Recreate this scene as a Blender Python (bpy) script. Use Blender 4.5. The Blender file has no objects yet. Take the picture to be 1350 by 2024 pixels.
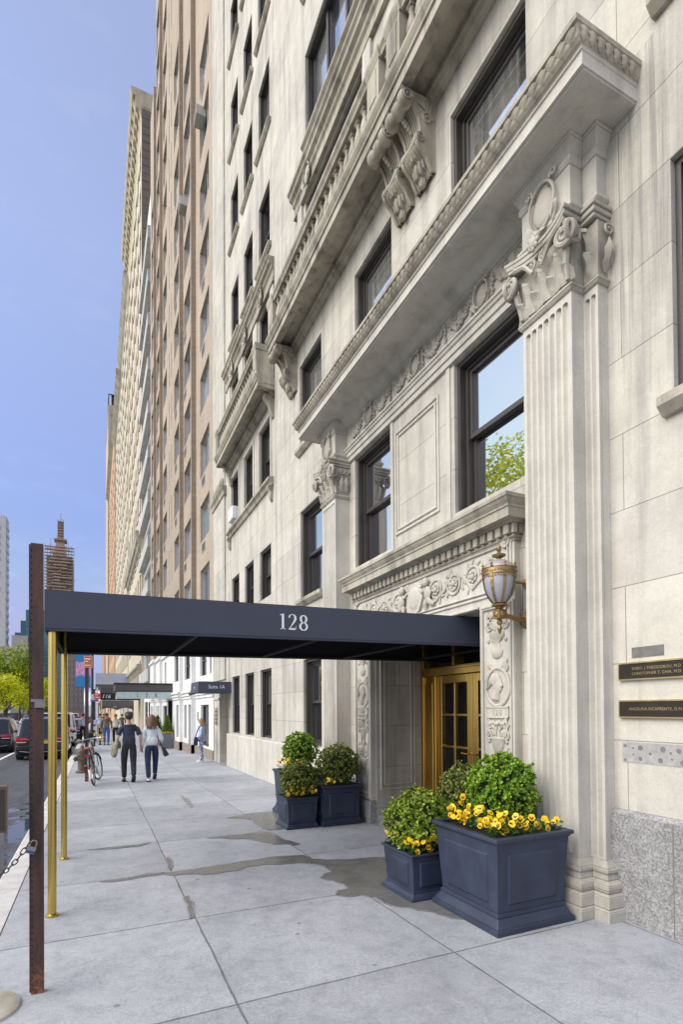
import bpy, bmesh, math, random
from mathutils import Vector, Matrix, noise
sc = bpy.context.scene
COL = sc.collection
pi = math.pi
rad = math.radians
rnd = random.Random(7)
SL = .0085
def gz(y): return -SL*y
ROADZ = -.14

# ------------------------------------------------------------------ mesh builder
class MB:
    def __init__(s): s.v=[]; s.f=[]; s.m=[]
    def add(s, vs, fs, m=0, M=None):
        o=len(s.v)
        if M is not None: vs=[tuple(M@Vector(p)) for p in vs]
        s.v+= [tuple(p) for p in vs]; s.f+=[tuple(i+o for i in f) for f in fs]; s.m+=[m]*len(fs)
    def quad(s,a,b,c,d,m=0): s.add([a,b,c,d],[(0,1,2,3)],m)
    def box(s,x0,x1,y0,y1,z0,z1,m=0,M=None):
        v=[(x,y,z) for z in(z0,z1) for y in(y0,y1) for x in(x0,x1)]
        s.add(v,[(0,2,3,1),(4,5,7,6),(0,1,5,4),(2,6,7,3),(0,4,6,2),(1,3,7,5)],m,M)
    def frustum(s,x0,x1,y0,y1,z0,X0,X1,Y0,Y1,z1,m=0,M=None):
        v=[(x0,y0,z0),(x1,y0,z0),(x1,y1,z0),(x0,y1,z0),(X0,Y0,z1),(X1,Y0,z1),(X1,Y1,z1),(X0,Y1,z1)]
        s.add(v,[(0,3,2,1),(4,5,6,7),(0,1,5,4),(1,2,6,5),(2,3,7,6),(3,0,4,7)],m,M)
    def prism(s,poly,a,b,axis='y',m=0,M=None,caps=True):
        n=len(poly)
        def P(p,t):
            return (p[0],t,p[1]) if axis=='y' else ((p[0],p[1],t) if axis=='z' else (t,p[0],p[1]))
        v=[P(p,a) for p in poly]+[P(p,b) for p in poly]
        f=[(i,(i+1)%n,n+(i+1)%n,n+i) for i in range(n)]
        if caps: f+=[tuple(range(n))[::-1],tuple(range(n,2*n))]
        s.add(v,f,m,M)
    def tube(s,pts,r,seg=6,m=0,closed=False,caps=True,M=None):
        pts=[Vector(p) for p in pts]; n=len(pts)
        if not hasattr(r,'__len__'): r=[r]*n
        vs=[]; up=None
        for i,p in enumerate(pts):
            if closed: t=pts[(i+1)%n]-pts[i-1]
            else: t=pts[min(i+1,n-1)]-pts[max(i-1,0)]
            t=t.normalized() if t.length>1e-9 else Vector((0,0,1))
            if up is None:
                up=Vector((0,0,1)) if abs(t.z)<.9 else Vector((1,0,0))
            a=t.cross(up)
            if a.length<1e-6: a=t.cross(Vector((.3,1,.2)))
            a.normalize(); b=a.cross(t).normalized(); up=b
            for k in range(seg):
                q=2*pi*k/seg; vs.append(p+(a*math.cos(q)+b*math.sin(q))*r[i])
        fs=[]
        R=n if closed else n-1
        for i in range(R):
            j=(i+1)%n
            for k in range(seg):
                k2=(k+1)%seg; fs.append((i*seg+k,i*seg+k2,j*seg+k2,j*seg+k))
        if caps and not closed: fs+=[tuple(range(seg))[::-1],tuple((n-1)*seg+k for k in range(seg))]
        s.add(vs,fs,m,M)
    def lathe(s,prof,c=(0,0,0),seg=16,m=0,M=None,a0=0,a1=2*pi,axis='z'):
        full=abs(a1-a0-2*pi)<1e-6; K=seg if full else seg+1
        vs=[]
        for r,z in prof:
            for k in range(K):
                q=a0+(a1-a0)*k/seg; x,y=r*math.cos(q),r*math.sin(q)
                p=(x,y,z) if axis=='z' else ((z,x,y) if axis=='x' else (x,z,y))
                vs.append((p[0]+c[0],p[1]+c[1],p[2]+c[2]))
        fs=[]
        for i in range(len(prof)-1):
            for k in range(seg):
                k2=(k+1)%K if full else k+1
                fs.append((i*K+k,i*K+k2,(i+1)*K+k2,(i+1)*K+k))
        s.add(vs,fs,m,M)
    def ball(s,c,r,seg=8,rings=5,m=0,M=None):
        if not hasattr(r,'__len__'): r=(r,r,r)
        vs=[(c[0],c[1],c[2]-r[2])]
        for i in range(1,rings):
            t=-pi/2+pi*i/rings
            for k in range(seg):
                q=2*pi*k/seg
                vs.append((c[0]+r[0]*math.cos(t)*math.cos(q),c[1]+r[1]*math.cos(t)*math.sin(q),c[2]+r[2]*math.sin(t)))
        vs.append((c[0],c[1],c[2]+r[2])); L=len(vs)-1
        fs=[(0,1+(k+1)%seg,1+k) for k in range(seg)]
        for i in range(rings-2):
            for k in range(seg):
                a=1+i*seg; k2=(k+1)%seg; fs.append((a+k,a+k2,a+seg+k2,a+seg+k))
        a=1+(rings-2)*seg
        fs+=[(a+k,a+(k+1)%seg,L) for k in range(seg)]
        s.add(vs,fs,m,M)
    def mesh(s,name,mats,off=(0,0,0),smooth=False,recalc=True,sharp=None):
        me=bpy.data.meshes.new(name)
        ox,oy,oz=off
        me.from_pydata([(a-ox,b-oy,c-oz) for a,b,c in s.v],[],s.f)
        if not isinstance(mats,(list,tuple)): mats=[mats]
        for m in mats: me.materials.append(m)
        for p,i in zip(me.polygons,s.m): p.material_index=i
        if recalc:
            bm=bmesh.new(); bm.from_mesh(me)
            bmesh.ops.recalc_face_normals(bm,faces=bm.faces); bm.to_mesh(me); bm.free()
        if smooth:
            for p in me.polygons: p.use_smooth=True
            if sharp:
                try: me.set_sharp_from_angle(angle=rad(sharp))
                except Exception: pass
        return me
OFF={}
def off(o): return OFF.get(o.name,(0,0,0)) if o else (0,0,0)
def part(name,mb,mats,parent=None,smooth=False,bevel=0,label=None,recalc=True,sharp=40,seg=1):
    """mesh of a builder written in world coordinates, linked under its thing"""
    of=off(parent)
    o=bpy.data.objects.new(name,mb.mesh(name,mats,of,smooth,recalc,sharp)); COL.objects.link(o)
    if parent: o.parent=parent; OFF[o.name]=of
    if bevel:
        b=o.modifiers.new('bevel','BEVEL'); b.width=bevel; b.segments=seg; b.limit_method='ANGLE'; b.angle_limit=rad(35)
    if label: o['label']=label
    return o
def inst(name,me,parent,loc,rotz=0,world=True):
    o=bpy.data.objects.new(name,me); COL.objects.link(o); o.parent=parent
    f=off(parent) if world else (0,0,0)
    o.location=(loc[0]-f[0],loc[1]-f[1],loc[2]-f[2]); o.rotation_euler=(0,0,rotz)
    return o
def thing(name,label,cat,loc=(0,0,0),group=None,rotz=0):
    o=bpy.data.objects.new(name,None); COL.objects.link(o); o.location=loc; o.rotation_euler=(0,0,rotz)
    o.empty_display_size=.1
    o['label']=label; o['category']=cat; OFF[o.name]=tuple(loc)
    if group: o['group']=group
    return o
def solo(name,label,cat,mb,mats,loc=(0,0,0),group=None,smooth=False,bevel=0,kind=None,sharp=40):
    o=bpy.data.objects.new(name,mb.mesh(name,mats,loc,smooth,True,sharp)); COL.objects.link(o); o.location=loc
    if label: o['label']=label; o['category']=cat
    if group: o['group']=group
    if kind: o['kind']=kind
    if bevel:
        b=o.modifiers.new('bevel','BEVEL'); b.width=bevel; b.segments=1; b.limit_method='ANGLE'
    return o
def struct(name,mb,mats,smooth=False):
    o=bpy.data.objects.new(name,mb.mesh(name,mats,(0,0,0),smooth)); COL.objects.link(o); o['kind']='structure'; return o
def copy_tree(o,parent=None):
    c=o.copy(); COL.objects.link(c)
    if parent is not None: c.parent=parent
    OFF[c.name]=off(o)
    for ch in list(o.children): copy_tree(ch,c)
    return c

# ------------------------------------------------------------------ materials
def newmat(name):
    m=bpy.data.materials.new(name); m.use_nodes=True
    nt=m.node_tree; nt.nodes.clear()
    out=nt.nodes.new('ShaderNodeOutputMaterial'); b=nt.nodes.new('ShaderNodeBsdfPrincipled')
    nt.links.new(b.outputs[0],out.inputs[0])
    return m,nt,b
class NT:
    def __init__(s,nt): s.nt=nt
    def n(s,t,**kw):
        x=s.nt.nodes.new('ShaderNode'+t)
        for k,v in kw.items(): setattr(x,k,v)
        return x
    def l(s,a,b): s.nt.links.new(a,b)
    def pos(s): return s.n('NewGeometry').outputs['Position']
    def map(s,vec,scale=(1,1,1),loc=(0,0,0)):
        x=s.n('Mapping'); s.l(vec,x.inputs[0]); x.inputs['Scale'].default_value=scale; x.inputs['Location'].default_value=loc; return x.outputs[0]
    def noise(s,vec,sc=5,det=4,rough=.6,dist=0):
        x=s.n('TexNoise'); s.l(vec,x.inputs['Vector']); x.inputs['Scale'].default_value=sc; x.inputs['Detail'].default_value=det
        x.inputs['Roughness'].default_value=rough; x.inputs['Distortion'].default_value=dist; return x.outputs[0]
    def ramp(s,fac,stops):
        x=s.n('ValToRGB'); e=x.color_ramp.elements
        while len(e)<len(stops): e.new(.5)
        for k,(p,c) in enumerate(stops):
            e[k].position=p; e[k].color=(c,c,c,1) if not hasattr(c,'__len__') else (*c,1)
        s.l(fac,x.inputs[0]); return x.outputs[0]
    def mix(s,fac,a,b,mode='MIX'):
        x=s.n('Mix'); x.data_type='RGBA'; x.blend_type=mode
        for v,i in ((fac,0),(a,6),(b,7)):
            if hasattr(v,'node'): s.l(v,x.inputs[i])
            elif i==0: x.inputs[0].default_value=v
            else: x.inputs[i].default_value=(*v,1)
        return x.outputs[2]
    def math(s,op,a,b=0):
        x=s.n('Math'); x.operation=op
        for v,i in ((a,0),(b,1)):
            if hasattr(v,'node'): s.l(v,x.inputs[i])
            else: x.inputs[i].default_value=v
        return x.outputs[0]
    def bump(s,h,strength=.3,dist=.01):
        x=s.n('Bump'); s.l(h,x.inputs['Height']); x.inputs['Strength'].default_value=strength; x.inputs['Distance'].default_value=dist; return x.outputs[0]
def stone(name,c1,c2,joints=None,rough=.85,streak=.35,grain=60,bumps=.25,speck=0,runoff=0):
    m,nt,b=newmat(name); N=NT(nt); p=N.pos()
    big=N.noise(p,.9,5,.65); fine=N.noise(p,grain,3,.7)
    col=N.mix(N.ramp(big,[(.3,0),(.7,1)]),c1,c2)
    st=N.noise(N.map(p,(2.6,2.6,.16)),1.6,5,.6,.4)
    k=1-streak
    col=N.mix(1,col,N.ramp(st,[(.30,(k*.98,k*.97,k*1.0)),(.52,(1,1,1)),(.8,(1.04,1.04,1.03))]),'MULTIPLY')
    md=N.noise(p,4.5,6,.7)
    col=N.mix(1,col,N.ramp(md,[(.3,.88),(.62,1.03)]),'MULTIPLY')
    col=N.mix(1,col,N.ramp(fine,[(.3,.90),(.7,1.06)]),'MULTIPLY')
    h=fine
    if runoff:      # soot run-off streaks under the end of the great cornice
        sp=N.n('SeparateXYZ'); N.l(p,sp.inputs[0])
        nz=N.noise(N.map(p,(9,9,.22)),1.5,4,.65,.2); zz=N.math('ADD',sp.outputs['Z'],N.math('MULTIPLY',nz,2.4))
        my=N.ramp(N.math('MULTIPLY',N.math('ABSOLUTE',N.math('SUBTRACT',sp.outputs['Y'],2.72)),2.0),[(.3,1),(.75,0)])
        mz=N.math('MULTIPLY',N.ramp(N.math('MULTIPLY',zz,.1),[(.52,0),(.66,1)]),N.math('LESS_THAN',sp.outputs['Z'],6.75))
        stf=N.math('MULTIPLY',N.math('MULTIPLY',N.ramp(nz,[(.50,0),(.62,1)]),my),mz)
        col=N.mix(N.math('MULTIPLY',stf,.5),col,(.13,.125,.12))
    if speck:
        col=N.mix(1,col,N.ramp(N.noise(p,55,2,.8),[(.38,.66),(.50,1.0),(.62,1.28)]),'MULTIPLY'); col=N.mix(1,col,N.ramp(N.noise(p,16,3,.7),[(.35,.8),(.6,1.08)]),'MULTIPLY')
    if joints:
        w,hh,z0=joints
        sx=N.n('SeparateXYZ'); N.l(p,sx.inputs[0]); cb=N.n('CombineXYZ')
        N.l(N.math('ADD',sx.outputs['Y'],sx.outputs['X']),cb.inputs[0]); N.l(N.math('SUBTRACT',sx.outputs['Z'],z0),cb.inputs[1])
        br=N.n('TexBrick'); N.l(cb.outputs[0],br.inputs['Vector']); br.inputs['Scale'].default_value=1
        br.inputs['Brick Width'].default_value=w; br.inputs['Row Height'].default_value=hh
        br.inputs['Mortar Size'].default_value=.0045; br.inputs['Mortar Smooth'].default_value=.3
        br.inputs['Color1'].default_value=(1,1,1,1); br.inputs['Color2'].default_value=(.84,.845,.87,1); br.inputs['Mortar'].default_value=(.45,.44,.44,1); br.inputs['Bias'].default_value=-.1
        col=N.mix(1,col,br.outputs['Color'],'MULTIPLY')
        h=N.math('SUBTRACT',N.math('MULTIPLY',fine,.4),br.outputs['Fac'])
    N.l(col,b.inputs['Base Color']); b.inputs['Roughness'].default_value=rough
    N.l(N.bump(h,bumps,.006),b.inputs['Normal'])
    return m
def plain(name,c,rough=.5,metal=0,var=.12,sc=8,bumps=0,spec=None,scratch=0,stretch=(1,1,1)):
    m,nt,b=newmat(name); N=NT(nt); tc=N.n('TexCoord').outputs['Object']
    nz=N.noise(N.map(tc,stretch),sc,5,.65)
    col=N.mix(1,(c[0],c[1],c[2]),N.ramp(nz,[(.25,1-var),(.75,1+var)]),'MULTIPLY')
    if scratch:
        s2=N.noise(N.map(tc,(3,3,26)),6,6,.75,1.5)
        col=N.mix(N.ramp(s2,[(.66,0),(.76,scratch)]),col,(.45,.46,.48))
    N.l(col,b.inputs['Base Color']); b.inputs['Metallic'].default_value=metal
    rr=N.ramp(nz,[(.2,max(0,rough-.08)),(.8,min(1,rough+.1))]); N.l(rr,b.inputs['Roughness'])
    if bumps: N.l(N.bump(N.noise(tc,sc*6,3,.6),bumps,.004),b.inputs['Normal'])
    return m
def leafmat(name,a,b2,c3,trans=.25):
    m=bpy.data.materials.new(name); m.use_nodes=True; nt=m.node_tree; nt.nodes.clear(); N=NT(nt)
    out=N.n('OutputMaterial'); g=N.n('NewGeometry')
    col=N.ramp(g.outputs['Random Per Island'],[(0,a),(.55,b2),(1,c3)])
    d=N.n('BsdfPrincipled'); N.l(col,d.inputs['Base Color']); d.inputs['Roughness'].default_value=.5
    t=N.n('BsdfTranslucent'); N.l(N.mix(1,col,(1.25,1.3,.6),'MULTIPLY'),t.inputs['Color'])
    mx=N.n('MixShader'); mx.inputs[0].default_value=trans; N.l(d.outputs[0],mx.inputs[1]); N.l(t.outputs[0],mx.inputs[2]); N.l(mx.outputs[0],out.inputs[0])
    return m
JZ=2.6077-.6135*8
LIME=stone('limestone_ashlar',(.46,.435,.37),(.59,.565,.50),(2.25,.6135,JZ),streak=.30,runoff=1)
LIMES=stone('limestone_smooth',(.47,.45,.395),(.59,.57,.515),None,streak=.22)
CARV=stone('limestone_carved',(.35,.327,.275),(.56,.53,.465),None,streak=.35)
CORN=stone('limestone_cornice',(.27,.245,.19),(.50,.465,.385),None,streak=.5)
GRAN=stone('granite_base',(.24,.238,.238),(.33,.327,.33),None,streak=.25,grain=42,bumps=.9,speck=1)
CONC=None
WHITE=stone('white_painted_stone',(.70,.70,.68),(.80,.80,.785),None,streak=.12)
FRAME=plain('bronze_window_frame',(.045,.040,.038),.45)
IRON=plain('black_iron',(.025,.026,.028),.45)
RUST=None
def glass(name,base,ior=2.1,rough=.015,curt=.8):
    m,nt,b=newmat(name); N=NT(nt)
    oi=N.n('ObjectInfo').outputs['Random']
    col=N.ramp(oi,[(0,(base[0]*.4,base[1]*.4,base[2]*.4)),(.6,base),(1,(base[0]*3+.02,base[1]*3+.025,base[2]*3+.03))])
    tc=N.n('TexCoord').outputs['Object']
    sx=N.n('SeparateXYZ'); N.l(tc,sx.inputs[0])
    fold=N.ramp(N.noise(N.map(tc,(1,14,.4)),1.6,3,.6,.3),[(.3,.35),(.7,1.0)])
    half=N.ramp(N.noise(N.map(tc,(1,1.3,.05)),1.1,1,.5),[(.46,0),(.50,1)])
    r2=N.math('FRACT',N.math('MULTIPLY',oi,7.31))
    cm=N.math('MULTIPLY',N.math('GREATER_THAN',r2,.45),half)
    col=N.mix(N.math('MULTIPLY',cm,curt),col,N.mix(1,(.42,.43,.42),fold,'MULTIPLY'))
    N.l(col,b.inputs['Base Color']); b.inputs['Roughness'].default_value=rough; b.inputs['IOR'].default_value=ior
    N.l(N.bump(N.noise(tc,1.6,1,.5),.02,.05),b.inputs['Normal'])
    return m
GLASS=glass('window_glass',(.03,.035,.045),8.0)
GLASSD=glass('dark_window_glass',(.012,.014,.017),1.9,.02,.35)
GLASSB=glass('bright_window_glass',(.10,.13,.16),4.5,.03)
# ------------------------------------------------------------------ camera, sky, sun
cam=bpy.data.cameras.new('camera'); camo=bpy.data.objects.new('camera',cam); COL.objects.link(camo); sc.camera=camo
camo.location=(0,0,1.65); camo.rotation_euler=(rad(91.0),rad(.36),rad(-24.77))
cam.sensor_fit='VERTICAL'; cam.sensor_height=36; cam.lens=36*1060/2024; cam.shift_y=(1381.5-1012)/2024
cam.clip_end=3000; cam.clip_start=.05
SUN_DIR=Vector((-.74,-.04,.66)).normalized()      # towards the light: bright open sky over the park
el=math.asin(SUN_DIR.z)
w=bpy.data.worlds.new('World'); sc.world=w; w.use_nodes=True
nt=w.node_tree; nt.nodes.clear(); N=NT(nt)
sky=N.n('TexSky'); sky.sky_type='NISHITA'; sky.sun_disc=False; sky.sun_elevation=el
sky.sun_rotation=math.atan2(SUN_DIR.x,SUN_DIR.y); sky.air_density=1.0; sky.dust_density=.6; sky.ozone_density=2.2
hs=N.mix(1,N.mix(1,sky.outputs[0],(1.10,1.03,1.06),'MULTIPLY'),(.85,.80,.75),'ADD')
# small cumulus low over the skyline
tcd=N.n('TexCoord').outputs['Generated']
sx=N.n('SeparateXYZ'); N.l(tcd,sx.inputs[0])
cl=N.noise(N.map(tcd,(5,5,16)),2.3,6,.55,.2)
band=N.ramp(sx.outputs['Z'],[(.02,1),(.10,.9),(.17,.05),(.4,.02)])
clf=N.math('MULTIPLY',N.ramp(cl,[(.56,0),(.66,1)]),band)
hs=N.mix(1,hs,(3.9,4.15,5.2),'DARKEN')
grad=N.ramp(sx.outputs['Z'],[(0,(.50,.52,.66)),(.30,(.60,.63,.76)),(.62,(.95,.96,.98)),(1,(1,1,1))])
azm=N.ramp(N.math('ADD',N.math('MULTIPLY',sx.outputs['X'],1),1),[(.45,0),(.72,1)])
grad=N.mix(azm,(1.42,1.36,1.22),N.mix(1,grad,(.93,.905,.94),'MULTIPLY'))
skyc=N.mix(clf,N.mix(1,hs,grad,'MULTIPLY'),(5.0,4.9,5.1))
bg=N.n('Background'); N.l(skyc,bg.inputs[0]); bg.inputs[1].default_value=.15
ow=N.n('OutputWorld'); N.l(bg.outputs[0],ow.inputs[0])
sl=bpy.data.lights.new('sun','SUN'); sl.energy=2.75; sl.angle=rad(58); sl.color=(1,.935,.83)
so=bpy.data.objects.new('sun',sl); COL.objects.link(so); so.rotation_euler=SUN_DIR.to_track_quat('Z','Y').to_euler(); so.location=(-20,-10,40)
sc.view_settings.view_transform='Standard'; sc.view_settings.look='None'; sc.view_settings.exposure=.64; sc.view_settings.gamma=1
sc.cycles.max_bounces=6; sc.cycles.diffuse_bounces=4; sc.cycles.glossy_bounces=3; sc.cycles.transmission_bounces=3; sc.cycles.transparent_max_bounces=4
sc.cycles.use_denoising=True; sc.cycles.sample_clamp_indirect=6
# ------------------------------------------------------------------ ground
def concrete():
    m,nt,b=newmat('sidewalk_concrete'); N=NT(nt); p=N.pos()
    sep=N.n('SeparateXYZ'); N.l(p,sep.inputs[0]); X,Y=sep.outputs['X'],sep.outputs['Y']
    # slab index for tone
    ix=N.math('FLOOR',N.math('DIVIDE',N.math('SUBTRACT',X,.745),1.505)); iy=N.math('FLOOR',N.math('DIVIDE',N.math('SUBTRACT',Y,.21),1.42))
    cb=N.n('CombineXYZ'); N.l(ix,cb.inputs[0]); N.l(iy,cb.inputs[1])
    wn=N.n('TexWhiteNoise'); wn.noise_dimensions='2D'; N.l(cb.outputs[0],wn.inputs['Vector'])
    big=N.noise(p,1.1,6,.62); fine=N.noise(p,150,2,.7); md=N.noise(p,7,6,.7)
    col=N.mix(N.ramp(big,[(.3,0),(.7,1)]),(.345,.362,.395),(.44,.457,.49))
    col=N.mix(1,col,N.ramp(wn.outputs['Value'],[(0,.82),(1,1.06)]),'MULTIPLY')
    col=N.mix(1,col,N.ramp(md,[(.28,.78),(.55,1)]),'MULTIPLY')
    col=N.mix(1,col,N.ramp(fine,[(.3,.72),(.7,1.2)]),'MULTIPLY')
    col=N.mix(1,col,N.ramp(N.noise(p,38,3,.7),[(.3,.86),(.6,1.03)]),'MULTIPLY')
    vo=N.n('TexVoronoi'); N.l(p,vo.inputs['Vector']); vo.inputs['Scale'].default_value=3.0; vo.inputs['Randomness'].default_value=1
    gum=N.math('MULTIPLY',N.ramp(vo.outputs['Distance'],[(.04,1),(.075,0)]),N.ramp(N.noise(p,.8,2,.5),[(.42,0),(.50,1)]))
    col=N.mix(N.math('MULTIPLY',gum,.75),col,(.12,.12,.13))
    gr=N.noise(N.map(p,(1,.6,1)),.55,6,.72,.8)
    col=N.mix(1,col,N.ramp(gr,[(.36,.88),(.52,1.0),(.7,1.04)]),'MULTIPLY')
    # saw-cut joints
    def joint(C,o,stp,wd):
        f=N.math('FRACT',N.math('DIVIDE',N.math('SUBTRACT',C,o),stp)); d=N.math('MULTIPLY',N.math('MINIMUM',f,N.math('SUBTRACT',1,f)),stp)
        return N.math('LESS_THAN',d,wd)
    wob=N.math('MULTIPLY',N.math('SUBTRACT',N.noise(p,1.7,3,.6),.5),.03)
    j=N.math('MAXIMUM',joint(N.math('ADD',X,wob),.745,1.505,.007),joint(N.math('ADD',Y,wob),.21,1.42,.008))
    col=N.mix(N.math('MULTIPLY',j,N.ramp(md,[(.25,.95),(.7,.55)])),col,(.085,.08,.075))
    N.l(col,b.inputs['Base Color']); b.inputs['Roughness'].default_value=.72
    N.l(N.bump(N.math('SUBTRACT',N.math('MULTIPLY',fine,.5),j),.25,.005),b.inputs['Normal'])
    return m
CONC=concrete()
def asphalt():
    m,nt,b=newmat('asphalt'); N=NT(nt); p=N.pos()
    sep=N.n('SeparateXYZ'); N.l(p,sep.inputs[0])
    fine=N.noise(p,120,2,.7); big=N.noise(p,.8,5,.6); st=N.noise(N.map(p,(2.2,.22,1)),2,5,.6)
    col=N.mix(big,(.05,.051,.056),(.085,.086,.092)); col=N.mix(1,col,N.ramp(fine,[(.3,.6),(.7,1.4)]),'MULTIPLY')
    col=N.mix(1,col,N.ramp(st,[(.35,.7),(.65,1.25)]),'MULTIPLY')
    pd=N.math('MULTIPLY',N.ramp(N.noise(p,1.3,4,.55,.6),[(.50,0),(.53,1)]),N.ramp(N.math('MULTIPLY',N.math('ADD',sep.outputs['X'],2.4),.55),[(.1,0),(.35,1)]))
    near=N.ramp(N.math('MULTIPLY',sep.outputs['Y'],.05),[(.6,1),(.8,0)])
    pd=N.math('MULTIPLY',pd,near)
    col=N.mix(pd,col,(.03,.03,.032))
    N.l(col,b.inputs['Base Color']); N.l(N.ramp(pd,[(0,.62),(1,.03)]),b.inputs['Roughness'])
    bm=N.n('Bump'); N.l(fine,bm.inputs['Height']); N.l(N.math('MULTIPLY',N.math('SUBTRACT',1,pd),.5),bm.inputs['Strength']); bm.inputs['Distance'].default_value=.006
    N.l(bm.outputs[0],b.inputs['Normal'])
    return m
ASPH=asphalt()
KERB=stone('kerb_granite',(.50,.49,.47),(.62,.61,.59),None,grain=70,streak=.15)
PAINT=plain('road_paint',(.72,.72,.70),.7,0,.2,3)
def sheet(x0,x1,y0,y1,dz,n=1):
    mb=MB()
    for i in range(n):
        a=y0+(y1-y0)*i/n; b=y0+(y1-y0)*(i+1)/n
        mb.quad((x0,a,gz(a)+dz),(x1,a,gz(a)+dz),(x1,b,gz(b)+dz),(x0,b,gz(b)+dz))
    return mb
GRASS=plain('park_ground',(.06,.085,.025),.95,0,.4,.6)
struct('ground',sheet(-900,900,-60,2200,-.30),plain('city_ground',(.22,.22,.22),.9))
struct('road',sheet(-19.5,-.87,-40,600,ROADZ),ASPH)
mb=MB()
mb.prism([(-.64,-.004),(5.6,-.004),(5.6,-.28),(-.64,-.28)],-30,330,'y')
mb.v=[(x,y,z+gz(y)) for x,y,z in mb.v]
struct('sidewalk',mb,CONC)
mb=MB(); y=-30
while y<330:
    L=2.4; mb.prism([(-.87,-.02),(-.85,0),(-.648,0),(-.648,-.3),(-.87,-.3)],y,y+L-.008,'y'); y+=L
mb.v=[(x,y,z+gz(y)) for x,y,z in mb.v]
struct('kerb',mb,KERB)
mb=MB(); mb.prism([(-19.5,0),(-26,0),(-26,-.3),(-19.5,-.3)],-30,400,'y'); mb.v=[(x,y,z+gz(y)) for x,y,z in mb.v]
struct('far_sidewalk',mb,CONC)
struct('park_lawn',sheet(-260,-26,-40,420,-.05),GRASS)
# painted lane lines
mb=MB()
for x in (-3.52,):
    q=sheet(x-.07,x+.07,10,330,ROADZ+.005); mb.add(q.v,q.f)
for k in range(40):
    for x in (-6.9,-10.2,-13.6):
        a=6+k*8; q=sheet(x-.06,x+.06,a,a+3,ROADZ+.005); mb.add(q.v,q.f)
struct('lane_marking',mb,PAINT)
# wet patches spilled from the watered planters
WET=plain('wet_concrete',(.145,.142,.136),.27,0,.28,3.5)
DAMP=plain('damp_concrete',(.25,.25,.255),.6,0,.15,6)
stains=[[(0.62,5.88),(.85,5.84),(1.06,5.88),(1.3,5.9),(1.64,5.95),(1.9,5.96),(2.21,5.87),(2.24,5.66),(2.4,5.56),(2.66,5.45),(2.84,5.44),(3.02,5.36),(3.1,4.7),(3.05,3.7),(2.72,3.45),(2.6,3.56),(2.53,3.72),(2.41,3.9),(2.3,4.02),(2.27,4.25),(2.2,4.37),(2.08,4.37),(1.99,4.46),(2.05,4.56),(2.17,4.57),(2.2,4.72),(2.13,4.86),(2.06,5.0),(2.13,5.09),(2.24,5.13),(2.26,5.35),(2.19,5.5),(2.05,5.6),(1.88,5.62),(1.7,5.7),(1.51,5.72),(1.36,5.62),(1.2,5.63),(1.02,5.64),(.9,5.72),(.75,5.74)],
 [(1.35,7.25),(1.6,7.27),(1.78,7.25),(2.0,7.27),(2.2,7.24),(2.23,6.98),(2.26,6.74),(2.30,6.6),(2.33,6.49),(2.35,6.4),(2.28,6.36),(2.2,6.47),(2.06,6.52),(1.97,6.72),(1.89,6.87),(1.8,6.98),(1.66,7.06),(1.5,7.18)],
 [(1.9,8.5),(2.15,8.62),(2.39,8.71),(2.78,8.71),(2.8,8.2),(2.5,7.34),(2.34,7.31),(2.26,7.36),(2.2,7.5),(2.22,7.7),(2.2,7.95),(2.24,8.17),(2.1,8.35)],
 [(.715,4.45),(.75,4.6),(.775,4.85),(.765,5.05),(.735,5.0),(.73,4.7)],[(.72,5.95),(.77,6.1),(.79,6.3),(.765,6.5),(.74,6.3)],[(1.55,9.7),(1.62,10.0),(1.64,10.8),(1.60,11.4),(1.57,10.8)],
 [(.05,5.86),(.3,5.87),(.5,5.92),(.66,5.90),(.66,5.84),(.4,5.82),(.2,5.80)],[(-.1,7.3),(.2,7.32),(.5,7.28),(.66,7.34),(.5,7.20),(.2,7.22)]]
for k,st in enumerate(stains):
    mb=MB(); pts=[]
    for i in range(len(st)):
        a=Vector(st[i]); b=Vector(st[(i+1)%len(st)])
        for t in (0,.33,.66):
            q=a.lerp(b,t); nn=noise.noise(Vector((q.x*9,q.y*9,k)))*.028
            d=(b-a).normalized() if (b-a).length>0 else Vector((0,1)); q=q+Vector((d.y,-d.x))*nn
            pts.append(q)
    n=len(pts); cc=sum(pts,Vector((0,0)))/n
    area=sum(pts[i].x*pts[(i+1)%n].y-pts[(i+1)%n].x*pts[i].y for i in range(n)); sg=1 if area>0 else -1
    out=[]
    for i in range(n):
        d=(pts[(i+1)%n]-pts[i-1]).normalized(); out.append(pts[i]+Vector((d.y,-d.x))*sg*(.012+.012*noise.noise(Vector((i*.7,k,0)))))
    mb.add([(q.x,q.y,gz(q.y)+.0008) for q in out],[tuple(range(n))],1)
    mb.add([(q.x,q.y,gz(q.y)+.0018) for q in pts],[tuple(range(n))],0)
    o=struct('wet_patch',mb,[WET,DAMP])
    bm=bmesh.new(); bm.from_mesh(o.data); bmesh.ops.triangulate(bm,faces=bm.faces); bm.to_mesh(o.data); bm.free()
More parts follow.
